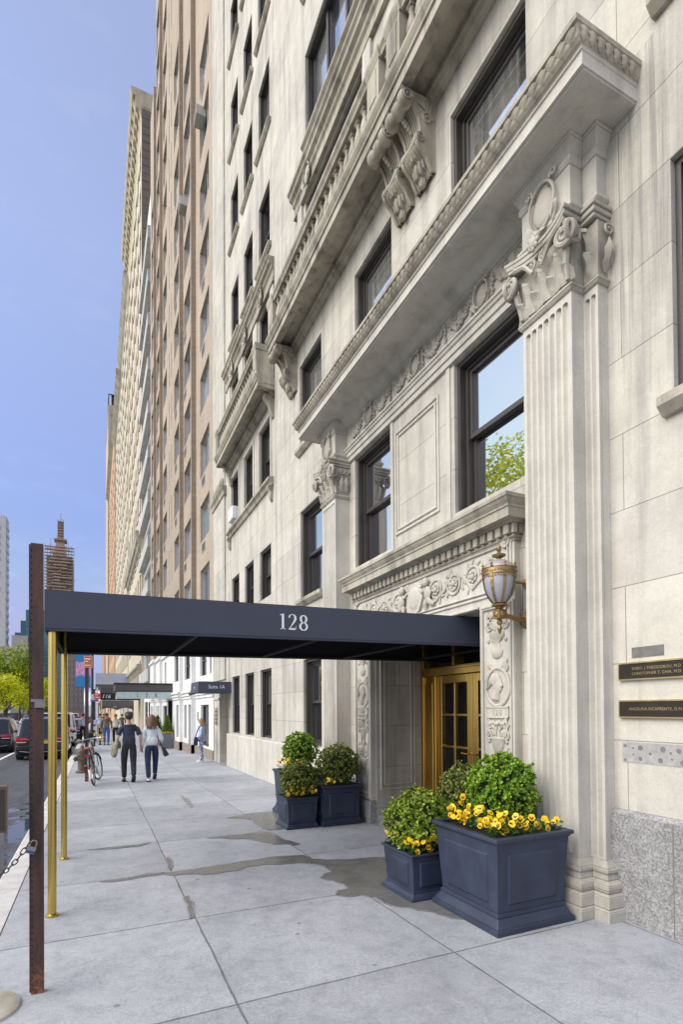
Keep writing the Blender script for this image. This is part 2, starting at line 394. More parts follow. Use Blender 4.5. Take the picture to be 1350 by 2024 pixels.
# ------------------------------------------------------------------ building helpers
W=3.84
def wall(mb,x,y0,y1,z0,z1,ops,depth=.28,m=0,mr=None):
    """facade sheet facing -x with real openings and reveals"""
    mr=m if mr is None else mr
    ops=[o for o in ops if o[0]<y1 and o[1]>y0]
    ys=sorted({y0,y1,*[o[0] for o in ops],*[o[1] for o in ops]}); zs=sorted({z0,z1,*[o[2] for o in ops],*[o[3] for o in ops]})
    ys=[a for a in ys if y0<=a<=y1]; zs=[a for a in zs if z0<=a<=z1]
    for i in range(len(ys)-1):
        run=None
        for j in range(len(zs)-1):
            cy=(ys[i]+ys[i+1])/2; cz=(zs[j]+zs[j+1])/2
            if any(o[0]<cy<o[1] and o[2]<cz<o[3] for o in ops): continue
            mb.quad((x,ys[i],zs[j]),(x,ys[i],zs[j+1]),(x,ys[i+1],zs[j+1]),(x,ys[i+1],zs[j]),m)
    for o in ops:
        a,b,c,d=o[:4]; D=x+(o[4] if len(o)>4 else depth)
        mb.quad((x,a,c),(D,a,c),(D,a,d),(x,a,d),mr); mb.quad((x,b,c),(x,b,d),(D,b,d),(D,b,c),mr)
        mb.quad((x,a,d),(D,a,d),(D,b,d),(x,b,d),mr); mb.quad((x,a,c),(x,b,c),(D,b,c),(D,a,c),mr)
WC={}
def window_meshes(w,h,d,kind,frm,gls):
    k=(round(w,2),round(h,2),round(d,2),kind,frm.name,gls.name)
    if k in WC: return WC[k]
    f=MB(); p=MB(); j=.075 if kind!='far' else .06
    if kind in('sash','triple'):
        f.box(.05,d+.08,0,.045,0,h); f.box(.05,d+.08,w-.045,w,0,h)              # dark lining of the reveal
        f.box(.05,d+.08,.045,w-.045,h-.05,h)
        f.box(d-.06,d+.08,.045,w-.045,0,.05)
    def sash(a,b,c,e,x):
        s=.045
        f.box(x,x+.045,a,a+s,c,e); f.box(x,x+.045,b-s,b,c,e); f.box(x,x+.045,a+s,b-s,e-s,e); f.box(x,x+.045,a+s,b-s,c,c+s+.01)
        p.quad((x+.025,a+s,c+s),(x+.025,a+s,e-s),(x+.025,b-s,e-s),(x+.025,b-s,c+s))
    if kind=='sash':
        q=h*.5
        sash(.09,w-.09,q-.02,h-.09,d-.005); sash(.09,w-.09,.05,q+.03,d+.045)
        f.box(d-.03,d+.08,.045,.09,.05,h-.05); f.box(d-.03,d+.08,w-.09,w-.045,.05,h-.05); f.box(d-.03,d+.08,.09,w-.09,h-.09,h-.05)
    elif kind=='triple':
        g=w/3
        for i in range(3):
            a=.045+i*(w-.09)/3; b=.045+(i+1)*(w-.09)/3
            if i: f.box(d-.05,d+.09,a-.035,a+.035,.05,h-.05)
            sash(a+.03,b-.03,.05,h-.05,d)
    elif kind=='slider':                                                        # brick building: aluminium, two lights
        f.box(d-.04,d+.05,0,.06,0,h); f.box(d-.04,d+.05,w-.06,w,0,h); f.box(d-.04,d+.05,.06,w-.06,h-.06,h); f.box(d-.04,d+.05,.06,w-.06,0,.07)
        for i in range(2):
            a=.06+i*(w-.12)/2; sash(a,a+(w-.12)/2,.07,h-.06,d-.02+.03*i)
    else:
        f.box(d-.03,d+.04,0,.07,0,h); f.box(d-.03,d+.04,w-.07,w,0,h); f.box(d-.03,d+.04,.07,w-.07,h-.07,h); f.box(d-.03,d+.04,.07,w-.07,0,.07)
        f.box(d-.03,d+.04,.07,w-.07,h*.5-.03,h*.5+.03)
        p.quad((d+.02,.07,.07),(d+.02,.07,h-.07),(d+.02,w-.07,h-.07),(d+.02,w-.07,.07))
    r=(f.mesh('window',frm),p.mesh('pane',gls,recalc=False)); WC[k]=r; return r
def window(root,x,a,b,c,e,d=.16,kind='sash',frm=None,gls=None,sill=None):
    fm,pm=window_meshes(b-a,e-c,d,kind,frm or FRAME,gls or GLASS)
    o=inst('window',fm,root,(x,a,c)); OFF[o.name]=(x,a,c)
    inst('pane',pm,o,(0,0,0),world=False)
    if sill:
        sp,sh,ov,mat=sill; k=('sill',round(b-a,2),sill[:3])
        if k not in WC:
            mb=MB(); mb.prism([(.06,0),(-sp,-.01),(-sp,-sh*.55),(-sp*.4,-sh),(.06,-sh)],-ov,b-a+ov,'y'); WC[k]=mb.mesh('sill',mat)
        inst('sill',WC[k],o,(0,0,0),world=False)
    return o
def moulding(mb,prof,y0,y1,m=0,ret=True):
    mb.prism(prof,y0,y1,'y',m)
# ------------------------------------------------------------------ ornament helpers (carved stone)
def spiral(mb,c,r0,r1,turns,ax,ay,nrm,rt=.02,a0=0,dirn=1,seg=5,n=None,taper=.5):
    c=Vector(c); ax=Vector(ax); ay=Vector(ay); nrm=Vector(nrm); n=n or int(14*turns)+3
    pts=[];rs=[]
    for i in range(n):
        t=i/(n-1); q=a0+dirn*2*pi*turns*t; r=r0+(r1-r0)*t
        pts.append(c+(ax*math.cos(q)+ay*math.sin(q))*r+nrm*(.012*t)); rs.append(rt*(1-taper*t))
    mb.tube(pts,rs,seg)
def leaf(mb,base,tip,side,bulge,wd,n=5):
    """pointed carved leaf from base to tip, bulging along vector bulge"""
    base=Vector(base);tip=Vector(tip);side=Vector(side).normalized();bulge=Vector(bulge)
    vs=[];fs=[]
    for i in range(n+1):
        t=i/n; p=base.lerp(tip,t); w=wd*math.sin(pi*min(1,.18+.82*t*.97))*(1 if i<n else .15)*(1+.22*((i%2)*2-1))
        b=bulge*math.sin(pi*t*.9)
        vs+= [p+b*.35-side*w, p+b+side*0, p+b*.35+side*w]
    for i in range(n):
        for k in range(2):
            a=i*3+k; fs.append((a,a+1,a+4,a+3))
    mb.add(vs,fs)
def acanthus(mb,y,x,z0,h,wd,out):
    pts=[(0,0),(.012,.3),(.02,.6),(.06,.85),(out,.98),(out*1.05,.86)]
    vs=[];fs=[];cols=5
    for i,(o,t) in enumerate(pts):
        for k in range(cols):
            u=k/(cols-1)*2-1; ww=wd*(1-.55*t*t)*(1 if i%2==0 else .88)
            vs.append((x-o-(.025*(1-abs(u))-.012*abs(u))*(1 if i else 0),y+u*ww,z0+h*t-abs(u)*.03*h))
    for i in range(len(pts)-1):
        for k in range(cols-1):
            a=i*cols+k; fs.append((a,a+1,a+cols+1,a+cols))
    mb.add(vs,fs)
def cartouche(mb,x,y,z,ry,rz,nrm=-1):
    """oval shield with scrolled rim on a wall facing -x"""
    mb.ball((x,y,z),(.035,ry*.8,rz*.82),14,8)
    n=22; mb.tube([(x-.03,y+ry*math.cos(2*pi*i/n),z+rz*math.sin(2*pi*i/n)) for i in range(n)],.022 if rz>.2 else .013,6,closed=True)
    for s in(-1,1):
        spiral(mb,(x-.03,y+s*ry*.95,z+rz*.95),ry*.28,ry*.05,1.3,(0,s,0),(0,0,1),(-1,0,0),ry*.11,pi*1.2,-1)
        leaf(mb,(x-.02,y+s*ry*1.0,z-rz*.2),(x-.03,y+s*ry*.75,z-rz*1.1),(0,1,0),(-.04,s*.03,0),ry*.18)
        leaf(mb,(x-.02,y+s*ry*.2,z-rz*1.0),(x-.05,y,z-rz*1.28),(0,1,0),(-.03,0,0),ry*.25)
def swag(mb,x,ya,yb,z,drop,R=random.Random(3)):
    for i in range(17):
        t=(i+.5)/17; y=ya+(yb-ya)*t; zz=z-drop*4*t*(1-t); f=.5+.9*math.sin(pi*t)
        for k in range(3):
            r=.016*f+.006*R.random(); mb.ball((x-.012-.012*R.random(),y+R.uniform(-.012,.012),zz+R.uniform(-.028,.028)*f),r,5,4)
def console(root,x,y0,y1,z0,z1,proj):
    """scrolled bracket: scroll cylinder on top, hollow sweep, lower roll and leaf tip"""
    h=z1-z0; ym=(y0+y1)/2; w=y1-y0
    def P(t):   # front edge offset from the wall at height fraction t (0 top .. 1 bottom)
        if t<.52: u=t/.52; return .20+(proj-.20)*(1-math.sin(u*pi/2))**1.15
        u=(t-.52)/.48; return .20+.075*math.sin(min(1,u*1.6)*pi)-.16*u**1.7
    ts=[i/26 for i in range(27)]
    def prof(d): return [(x+.02,z1)]+[(x-P(t)-d,z1-h*t) for t in ts]+[(x+.02,z0)]
    mb=MB(); mb.prism(prof(0),y0+.02,y1-.02,'y')
    for yy,ww in ((y0,.045),(y1-.045,.045)): mb.prism(prof(.022),yy,yy+ww,'y')
    n=7
    for k in range(n):
        yy=y0+.06+(w-.12)*(k+.5)/n; mb.prism(prof(.010),yy-.012,yy+.012,'y')
    R=.10; cx=x-proj+.05; cz=z1-.12
    mb.lathe([(0,y0-.02),(R*.8,y0-.02),(R,y0+.015),(R,y0+.06),(R*.74,y0+.10),(R*.74,ym-.045),(R*.9,ym-.03),(R*.9,ym+.03),(R*.74,ym+.045),(R*.74,y1-.10),(R,y1-.06),(R,y1-.015),(R*.8,y1+.02),(0,y1+.02)],(cx,0,cz),18,axis='y')
    for yy,s in((y0-.022,-1),(y1+.022,1)): spiral(mb,(cx,yy,cz),R*.75,R*.1,1.7,(1,0,0),(0,0,1),(0,s,0),.012,0,1)
    rz=z1-h*.60; rx=x-.23
    mb.lathe([(0,y0-.012),(.055,y0-.012),(.066,y0+.02),(.06,y0+.07),(.045,ym),(.06,y1-.07),(.066,y1-.02),(.055,y1+.012),(0,y1+.012)],(rx,0,rz),14,axis='y')
    for yy,s in((y0-.014,-1),(y1+.014,1)): spiral(mb,(rx,yy,rz),.045,.008,1.4,(1,0,0),(0,0,1),(0,s,0),.009,0,1)
    for k in range(7):                                   # leaf lobes wrapping the lower tip
        u=(k-3)/3; yy=ym+u*w*.40
        mb.ball((x-.13+.05*abs(u),yy,z1-h*(.86-.12*abs(u))),(.075,.034,.13),8,5)
        mb.ball((x-.205+.03*abs(u),yy,z1-h*(.70-.03*abs(u))),(.05,.030,.07),7,5)
    mb.ball((x-.075,ym,z0+.02),(.06,.06,.09),8,5)
    for k in range(4): mb.ball((cx+.075+.035*k,ym,cz-.085-.03*k),(.035,.026,.05),7,5)
    for s in(-1,1):                                       # side relief
        yy=(y0 if s<0 else y1)
        spiral(mb,(x-.13,yy,z1-h*.30),.085,.015,1.5,(1,0,0),(0,0,1),(0,s,0),.016,0,1)
        for k in range(4): leaf(mb,(x-.10-.02*k,yy+s*.012,z1-h*.26+.02*k),(x-.07-.07*k,yy+s*.02,z1-.06-.02*k),(1,0,.3),(0,s*.012,0),.02,4)
    return part('bracket',mb,CORN,root,smooth=True,sharp=35)
BALC=None
def balustrade(root,x,y0,y1,zf,zt,ped,names=True):
    """bottom rail, top rail, pedestals and turned balusters"""
    global BALC
    mb=MB(); mb.box(x-.01,x+.20,y0,y1,zf,zf+.09); part('bottom_rail',mb,CORN,root,bevel=.01)
    mb=MB(); mb.prism([(x-.04,zt),(x-.04,zt-.05),(x-.01,zt-.09),(x+.0,zt-.13),(x+.19,zt-.13),(x+.20,zt-.09),(x+.23,zt-.05),(x+.23,zt)],y0,y1,'y'); part('top_rail',mb,CORN,root)
    for a,b in ped:
        mb=MB(); mb.box(x-.025,x+.21,a,b,zf+.001,zt-.131)
        mb.box(x-.035,x-.024,a+.07,b-.07,zf+.16,zt-.2); mb.prism([(x-.055,zt+.004),(x-.055,zt-.055),(x-.028,zt-.14),(x+.23,zt-.14),(x+.24,zt+.004)],a-.02,b+.02,'y')
        part('pedestal',mb,CORN,root)
    if BALC is None:
        h=zt-.13-zf-.09; b2=MB()
        b2.box(-.055,.055,-.055,.055,0,.05); b2.box(-.05,.05,-.05,.05,h-.05,h)
        b2.lathe([(.045,.05),(.05,.07),(.035,.1),(.06,.16),(.072,.22),(.062,.28),(.036,.38),(.033,.42),(.048,.45),(.033,.48),(.04,h-.05)],(0,0,0),10)
        BALC=b2.mesh('baluster',CORN,smooth=True,sharp=40)
    ed=[(y0,y0)]+sorted(ped)+[(y1,y1)]
    for i in range(len(ed)-1):
        a=ed[i][1]; b=ed[i+1][0]
        if b-a<.15: continue
        n=max(1,int((b-a)/.185))
        for k in range(n): inst('baluster',BALC,root,(x+.095,a+(k+.5)*(b-a)/n,zf+.09))
def text_mb(mb,s,size,M,ext=.004,shear=0,sx=1,m=0,align='CENTER',space=1):
    cu=bpy.data.curves.new('t','FONT'); cu.body=s; cu.size=size; cu.extrude=ext; cu.shear=shear; cu.align_x=align; cu.align_y='CENTER'; cu.resolution_u=3; cu.space_character=space
    o=bpy.data.objects.new('t',cu); COL.objects.link(o); dg=bpy.context.evaluated_depsgraph_get(); dg.update()
    me=o.evaluated_get(dg).to_mesh()
    S=Matrix.Diagonal((sx,1,1,1))
    mb.add([(S@v.co.to_4d()).to_3d() for v in me.vertices],[tuple(p.vertices) for p in me.polygons],m,M)
    o.evaluated_get(dg).to_mesh_clear(); bpy.data.objects.remove(o); bpy.data.curves.remove(cu)
def face_my(x,y,z):   # text plane facing -y, reading along +x
    return Matrix.Translation((x,y,z))@Matrix.Rotation(pi/2,4,'X')
def face_mx(x,y,z):   # text plane facing -x, reading along -y
    return Matrix.Translation((x,y,z))@Matrix.Rotation(-pi/2,4,'Z')@Matrix.Rotation(pi/2,4,'X')
DHOLE0=plain('dark_joint',(.16,.155,.15),.9)  # plain dark tone of the granite joint line
# ------------------------------------------------------------------ the limestone apartment building (entrance bay nearest)
B=thing('apartment_building','pale limestone apartment house with fluted entrance pilasters, carved cornice and stone balconies','building',(W,5.84,0))
HB=47.0
cops=[]; wins=[]
def addwin(a,b,c,e,**k): wins.append((a,b,c,e,k))
SILL=(.10,.14,.07,CORN)
addwin(9.20,10.14,.92,2.63,gls=GLASS)
addwin(9.12,10.28,3.86,5.67,sill=SILL)
for a,b in ((9.12,10.28),(6.52,7.71),(3.90,5.12),(1.35,2.52)): addwin(a,b,6.96,8.68,sill=SILL)
addwin(1.33,2.49,3.92,5.67,sill=SILL)
for k in range(12):
    for a,b in ((7.32,9.88),(1.80,4.36)): addwin(a,b,12.97+3.05*k,14.79+3.05*k,kind='triple',sill=(.09,.12,.06,CORN))
for a,b in ((7.40,9.90),(1.80,4.30)): addwin(a,b,10.0,11.80,kind='triple')
addwin(6.60,7.74,3.92,5.69); addwin(3.94,5.10,3.92,5.69)
DOOR=(4.60,7.08,-.4,2.70,.86)
mb=MB()
wall(mb,W,-14,11.95,-.6,HB,[w[:4] for w in wins]+[DOOR])
mb.quad((W,11.95,-.6),(W,11.95,HB),(W+.06,11.95,HB),(W+.06,11.95,-.6))
mb.box(5.6,19,-14,19.2,-1,HB-.3); mb.quad((W,-14,HB),(5.6,-14,HB),(5.6,19.2,HB),(W,19.2,HB)); mb.quad((W,-14,-.6),(5.6,-14,-.6),(5.6,-14,HB),(W,-14,HB)); mb.quad((W,19.2,-.6),(5.6,19.2,-.6),(5.6,19.2,HB),(W,19.2,HB))
part('wall',mb,LIME,B,recalc=False)
for a,b,c,e,k in wins: window(B,W,a,b,c,e,**k)
# left block, a little set back
W2=W+.045; lw=[]
CA=[(12.44,13.40),(14.0,14.92),(15.58,16.50)]
for a,b in CA:
    lw.append((a,b,.92,2.64,{'gls':GLASSD})); lw.append((a,b,4.42,5.67,{'gls':GLASSD})); lw.append((a,b,7.26,8.77,{'gls':GLASSD}))
    lw.append((a,b,10.2,11.75,{'gls':GLASSD}))
    for k in range(12):
        c=[13.0,16.07,19.03,22.1][k] if k<4 else 22.1+3.05*(k-3)
        lw.append((a,b,c,c+1.66,{'gls':GLASSD,'sill':(.09,.12,.14,CORN)}))
SDOOR=(17.0,18.15,-.4,2.34,.5)
mb=MB(); wall(mb,W2,11.95,19.2,-.6,HB,[w[:4] for w in lw]+[SDOOR]); part('wall',mb,LIME,B,recalc=False)
for a,b,c,e,k in lw: window(B,W2,a,b,c,e,**k)
# base courses: granite right of the pilaster, smooth stone further along
mb=MB(); mb.prism([(W+.01,-.6),(W-.055,-.6),(W-.055,.80),(W-.03,.83),(W+.01,.835)],-14,3.03,'y'); part('granite_base',mb,GRAN,B); mb=MB(); mb.box(W-.057,W-.05,2.515,2.522,-.5,.80); part('granite_joint',mb,DHOLE0,B)
mb=MB(); mb.prism([(W+.01,-.6),(W-.03,-.6),(W-.03,.85),(W-.015,.88),(W+.01,.885)],8.66,16.98,'y'); part('base_course',mb,LIMES,B)
# window frame mouldings on the left block, third storey, with shared bracketed sill
for a,b in CA:
    mb=MB()
    for yy in (a-.10,b+.02): mb.box(W2-.03,W2+.01,yy,yy+.08,7.18,8.78)
    mb.box(W2-.03,W2+.01,a-.10,b+.10,8.781,8.87); part('window_surround',mb,LIMES,B,bevel=.012)
mb=MB(); mb.prism([(W2+.02,7.2),(W2-.14,7.18),(W2-.14,7.12),(W2-.08,7.08),(W2-.05,7.0),(W2+.02,6.98)],12.2,16.75,'y'); part('sill_course',mb,CORN,B)
def small_bracket(y,x,z,h,p):
    mb=MB(); mb.prism([(x+.01,z),(x-p,z),(x-p*1.05,z-.06),(x-p*.55,z-h*.4),(x-p*.35,z-h*.8),(x-p*.15,z-h),(x+.01,z-h)],y-.07,y+.07,'y')
    spiral(mb,(x-p*.8,y-.075,z-.07),.06,.01,1.3,(1,0,0),(0,0,1),(0,-1,0),.012); leaf(mb,(x-p*.5,y,z-h*.3),(x-.02,y,z-h*1.1),(0,1,0),(-.05,0,0),.05)
    part('bracket',mb,CORN,B,smooth=True,sharp=35)
for y in (12.32,16.65): small_bracket(y,W2-.0,7.0,.36,.12)
# quoined end strip with recessed panel and small cornice
mb=MB(); mb.box(W2-.05,W2+.01,17.35,19.15,2.62,HB); part('corner_strip',mb,LIME,B)
mb=MB(); mb.prism([(W2,8.9),(W2-.17,8.88),(W2-.17,8.82),(W2-.11,8.74),(W2-.09,8.62),(W2,8.6)],17.2,19.2,'y')
for k in range(7): mb.ball((W2-.07,17.5+.25*k,9.1+.06*(k%2)),(.06,.12,.14),6,4)
part('strip_cornice',mb,CORN,B)
# ------- entrance bay: pilasters
def fluted(mb,x,y0,y1,z0,z1,n,face='x',dep=.032):
    """flute strips: shaft face made of flat arrises and hollow grooves (concave), rounded ends"""
    w=(y1-y0)/n; a=w*.20
    for i in range(n):
        b0=y0+i*w; b1=b0+w; g0=b0+a/2; g1=b1-a/2
        # groove as 5 facets
        pts=[(b0,0),(g0,0)]+[(g0+(g1-g0)*k/6, dep*math.sin(pi*k/6)) for k in range(1,6)]+[(g1,0),(b1,0)]
        for k in range(len(pts)-1):
            (p,d0),(q,d1)=pts[k],pts[k+1]
            if face=='x': mb.quad((x+d0,p,z0),(x+d0,p,z1),(x+d1,q,z1),(x+d1,q,z0))
            else: mb.quad((p,x+d0*face,z0),(p,x+d0*face,z1),(q,x+d1*face,z1),(q,x+d1*face,z0))
        for zz in (z0,z1): mb.add([(x+d,p,zz) if face=='x' else (p,x+d*face,zz) for p,d in pts[1:-1]],[tuple(range(len(pts)-2))])
        # round caps
        for zz,sg in ((z0,1),(z1,-1)):
            r=(g1-g0)/2; c=(g0+g1)/2; vs=[]; fs=[]
            for k in range(7):
                q=pi*k/6; u=c-r*math.cos(q); v=zz+sg*(r-r*math.sin(q))*1.0
                e=-.0012
                if face=='x': vs+=[(x+e,u,zz),(x+e,u,v)]
                else: vs+=[(u,x+e*face,zz),(u,x+e*face,v)]
            for k in range(6): fs.append((2*k,2*k+1,2*k+3,2*k+2))
            mb.add(vs,fs)
def pilaster(s):
    """s=+1 near pilaster (secondary strip on its near side); s=-1 mirrored far one"""
    C=5.84
    def Y(a): return C-s*(C-a)
    def yy(a,b): a,b=Y(a),Y(b); return (a,b) if a<b else (b,a)
    x1,x2=3.585,3.725; zb=.42; zt=5.10
    m=MB()
    for (a,b,x) in ((3.17,3.72,x1),(3.03,3.17,x2)):
        y0,y1=yy(a,b)
        m.box(x+.03,W+.02,y0+.001,y1-.001,zb,zt)
        e=.10 if x==x1 else .05
        for za,zc,p in ((-.5,.04,.075),(.04,.12,.06)): pass
    # shafts
    y0,y1=yy(3.17,3.72); fluted(m,x1,y0+.03,y1-.03,zb+.02,zt-.06,7)
    for a,b in ((y0,y0+.03),(y1-.03,y1)): m.quad((x1,a,zb),(x1,a,zt),(x1,b,zt),(x1,b,zb))
    m.quad((x1,y0+.03,zt-.06),(x1,y0+.03,zt),(x1,y1-.03,zt),(x1,y1-.03,zt-.06)); m.quad((x1,y0+.03,zb),(x1,y0+.03,zb+.02),(x1,y1-.03,zb+.02),(x1,y1-.03,zb))
    for a in (y0,y1):
        d=1 if a==y0 else -1
        depth_to=W if (a==Y(3.72)) else x2
        n=3 if depth_to==W else 1
        fluted(m,a,x1+.02,depth_to-.015,zb+.02,zt-.06,n,face=d,dep=.016)
        for p,q in ((x1,x1+.02),(depth_to-.015,depth_to)): m.quad((p,a,zb),(p,a,zt),(q,a,zt),(q,a,zb))
        p,q=x1+.02,depth_to-.015; m.quad((p,a,zt-.06),(p,a,zt),(q,a,zt),(q,a,zt-.06)); m.quad((p,a,zb),(p,a,zb+.02),(q,a,zb+.02),(q,a,zb))
    y2,y3=yy(3.03,3.17); fluted(m,x2,y2+.015,y3-.01,zb+.02,zt-.06,2)
    m.quad((x2,y2,zb),(x2,y2,zt),(x2,y2+.015,zt),(x2,y2+.015,zb)); m.quad((x2,y3-.01,zb),(x2,y3-.01,zt),(x2,y3,zt),(x2,y3,zb)); m.quad((x2,y2+.015,zt-.06),(x2,y2+.015,zt),(x2,y3-.01,zt),(x2,y3-.01,zt-.06)); m.quad((x2,y2+.015,zb),(x2,y2+.015,zb+.02),(x2,y3-.01,zb+.02),(x2,y3-.01,zb))
    o=Y(3.03); d=s
    fluted(m,o,x2+.015,W-.01,zb+.02,zt-.06,1,face=d,dep=.014)
    m.quad((x2,o,zb),(x2,o,zt),(x2+.015,o,zt),(x2+.015,o,zb)); m.quad((W-.01,o,zb),(W-.01,o,zt),(W,o,zt),(W,o,zb)); p,q=x2+.015,W-.01; m.quad((p,o,zt-.06),(p,o,zt),(q,o,zt),(q,o,zt-.06)); m.quad((p,o,zb),(p,o,zb+.02),(q,o,zb+.02),(q,o,zb))
    sh=part('pilaster',m,LIMES,B,recalc=False)
    # base mouldings follow the stepped plan
    mb=MB()
    def ring(z0,z1,p,q=None):
        q=p if q is None else q
        a0,a1=yy(3.17-p,3.72+p); b0,b1=yy(3.17-q,3.72+q)
        mb.frustum(x1-p,W+.015,a0,a1,z0,x1-q,W+.015,b0,b1,z1)
        a0,a1=yy(3.03-p,3.17-p+.0); b0,b1=yy(3.03-q,3.17-q)
        mb.frustum(x2-p,W+.014,a0,a1,z0+.0005,x2-q,W+.014,b0,b1,z1-.0005)
    for z0,z1,p,q in ((-.5,.05,.115,.115),(.05,.07,.115,.10),(.07,.16,.105,.105),(.16,.185,.105,.085),(.185,.21,.085,.098),(.21,.25,.098,.098),(.25,.275,.098,.06),(.275,.33,.058,.045),(.33,.365,.062,.062),(.365,.42,.05,.002)): ring(z0,z1,p,q)
    part('pilaster_base',mb,CARV,B,bevel=.008,seg=2)
    # astragal + capital
    mb=MB(); ring(5.10,5.125,.012,.03); ring(5.125,5.15,.032,.032); ring(5.15,5.175,.02,.004)
    # bell
    ring(5.175,5.60,.0,.035)
    y0,y1=yy(3.17,3.72); ym=(y0+y1)/2
    # abacus, concave front
    for zz,zh,pp in ((5.61,5.645,.045),(5.645,5.69,.06),(5.69,5.725,.075)):
        n=10; pts=[]
        for i in range(n+1):
            t=i/n; yv=y0-pp+(y1-y0+2*pp)*t; pts.append((x1-.03-pp*.5-.085*(2*t-1)**2,yv))
        pts+= [(W+.01,y1+pp),(W+.01,y0-pp)]; mb.prism(pts,zz,zh,'z')
        a0,a1=yy(3.03-pp*.8,3.165-pp*.8); mb.box(x2-.03-pp,W+.012,a0,a1,zz+.001,zh-.001)
    part('capital_block',mb,CARV,B,bevel=.006)
    mb=MB()
    for k,yv in enumerate((y0+.02,ym-.09,ym+.09,y1-.02)):
        acanthus(mb,yv,x1-.004,5.18,.15,.070,.045)
    for k,yv in enumerate((ym-.18,ym,ym+.18)):
        acanthus(mb,yv,x1-.012,5.19,.27,.072,.06)
    for sgn,yv in ((-1,y0-.03),(1,y1+.03)):
        spiral(mb,(x1-.105,yv,5.50),.098,.012,2.1,(.2,sgn,0),(0,0,1),(-1,0,0),.026,pi*.5,-1,7); spiral(mb,(x1-.06,yv+sgn*.05,5.50),.09,.012,2.0,(1,0,0),(0,0,1),(0,sgn,0),.024,pi*.5,1,6); mb.ball((x1-.08,yv+sgn*.01,5.50),(.05,.06,.085),9,6)
        mb.ball((x1-.13,yv,5.52),.02,6,4)
        mb.tube([(x1-.10,ym+sgn*.05,5.45),(x1-.10,ym+sgn*.15,5.58),(x1-.12,yv-sgn*.05,5.605)],[.016,.022,.024],6)
        spiral(mb,(x1-.09,ym+sgn*.07,5.52),.05,.008,1.5,(0,-sgn,0),(0,0,1),(-1,0,0),.014,pi*.5,-1,5)
        mb.tube([(x1-.06,yv-sgn*.02,5.42),(x1-.045,yv-sgn*.04,5.32),(x1-.02,yv-sgn*.045,5.19)],[.035,.028,.02],7)
    mb.ball((x1-.135,ym,5.665),(.03,.055,.06),10,6)
    for k in range(8): q=2*pi*k/8; mb.ball((x1-.14,ym+.05*math.cos(q),5.665+.055*math.sin(q)),(.02,.022,.025),6,4)
    # side capital leaves (secondary strip and returns)
    o=Y(3.10)
    acanthus(mb,o,x2-.005,5.30,.28,.06,.075); acanthus(mb,o,x2-.0,5.19,.2,.07,.05)
    for yv in (Y(3.03),Y(3.72)):
        sg=-1 if yv<ym else 1
        for xx in ((x1+.1,W-.08) if yv==Y(3.72) else (W-.05,)):
            leaf(mb,(xx,yv+sg*.02,5.2),(xx-.01,yv+sg*.06,5.45),(1,0,0),(0,sg*.05,0),.05); spiral(mb,(xx,yv+sg*.055,5.52),.055,.01,1.5,(1,0,0),(0,0,1),(0,sg,0),.014)
    part('capital_carving',mb,CARV,B,smooth=True,sharp=50)
    # entablature block over the capital
    mb=MB(); zc=6.36
    ring(5.725,5.78,.012,.012); ring(5.78,5.80,.012,.03); ring(5.80,5.835,.03,.03); ring(5.835,6.17,.0,.0); ring(6.17,6.195,.006,.025); ring(6.195,6.235,.02,.02); ring(6.235,6.34,.012,.06); ring(6.34,6.37,.07,.07)
    part('entablature_block',mb,LIMES,B,bevel=.005)
    mb=MB(); cartouche(mb,x1-.012,ym,6.02,.145,.20); part('cartouche',mb,CARV,B,smooth=True,sharp=50)
pilaster(1); pilaster(-1)
# ------- architrave, frieze with garlands, great cornice
Y0,Y1=3.715,7.965
mb=MB(); mb.prism([(W+.01,5.70),(W-.035,5.70),(W-.035,5.77),(W-.055,5.775),(W-.055,5.84),(W-.075,5.85),(W-.085,5.88),(W-.10,5.885),(W-.10,5.91),(W-.04,5.92),(W-.04,6.25),(W-.06,6.255),(W-.06,6.27),(W-.10,6.29),(W-.16,6.335),(W-.19,6.365),(W-.22,6.37),(W-.22,6.40),(W+.01,6.40)],Y0,Y1,'y'); part('architrave',mb,LIMES,B)
mb=MB(); xf=W-.04
for y in (4.53,5.84,7.14): cartouche(mb,xf-.005,y,6.10,.115,.135)
for a,b in ((3.82,4.36),(4.70,5.15),(5.23,5.67),(6.01,6.45),(6.53,6.97),(7.31,7.86)):
    swag(mb,xf,a,b,6.17,.14); ym=(a+b)/2
    for sgn in (-1,1): spiral(mb,(xf-.008,ym+sgn*.08,6.16),.05,.01,1.2,(0,sgn,0),(0,0,1),(-1,0,0),.008,0,1,4)
    mb.box(xf-.008,xf,a+.04,b-.04,6.215,6.235)
for y in (5.19,6.49,4.36,4.70,5.67,6.01,6.97,7.31):
    for k in range(7): mb.ball((xf-.015,y+.012*math.sin(k*2.1),6.19-.034*k),(.02,.024-.001*k,.022),5,4)
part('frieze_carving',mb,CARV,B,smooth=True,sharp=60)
CY0,CY1=2.70,8.80
def cornice_run(prof,mat,name):
    """prof (projection from wall, z); mitred returns at both ends"""
    mb=MB(); PMAX=max(p for p,z in prof); n=len(prof)
    def rng(y): return y
    vs=[]
    E=.30
    for p,z in prof:
        vs+=[(W+.01,CY0+E-p*.43,z),(W-p,CY0+E-p*.43,z),(W-p,CY1-E+p*.43,z),(W+.01,CY1-E+p*.43,z)]
    fs=[]
    for i in range(n-1):
        for k in range(3): fs.append((i*4+k,i*4+k+1,(i+1)*4+k+1,(i+1)*4+k))
    mb.add(vs,fs); return part(name,mb,mat,B,recalc=True)
cornice_run([(-.005,6.374),(.20,6.366),(.57,6.350),(.575,6.365),(.60,6.365),(.60,6.39),(.59,6.395),(.59,6.475),(.605,6.48),(.605,6.50),(.615,6.505)],LIMES,'cornice')
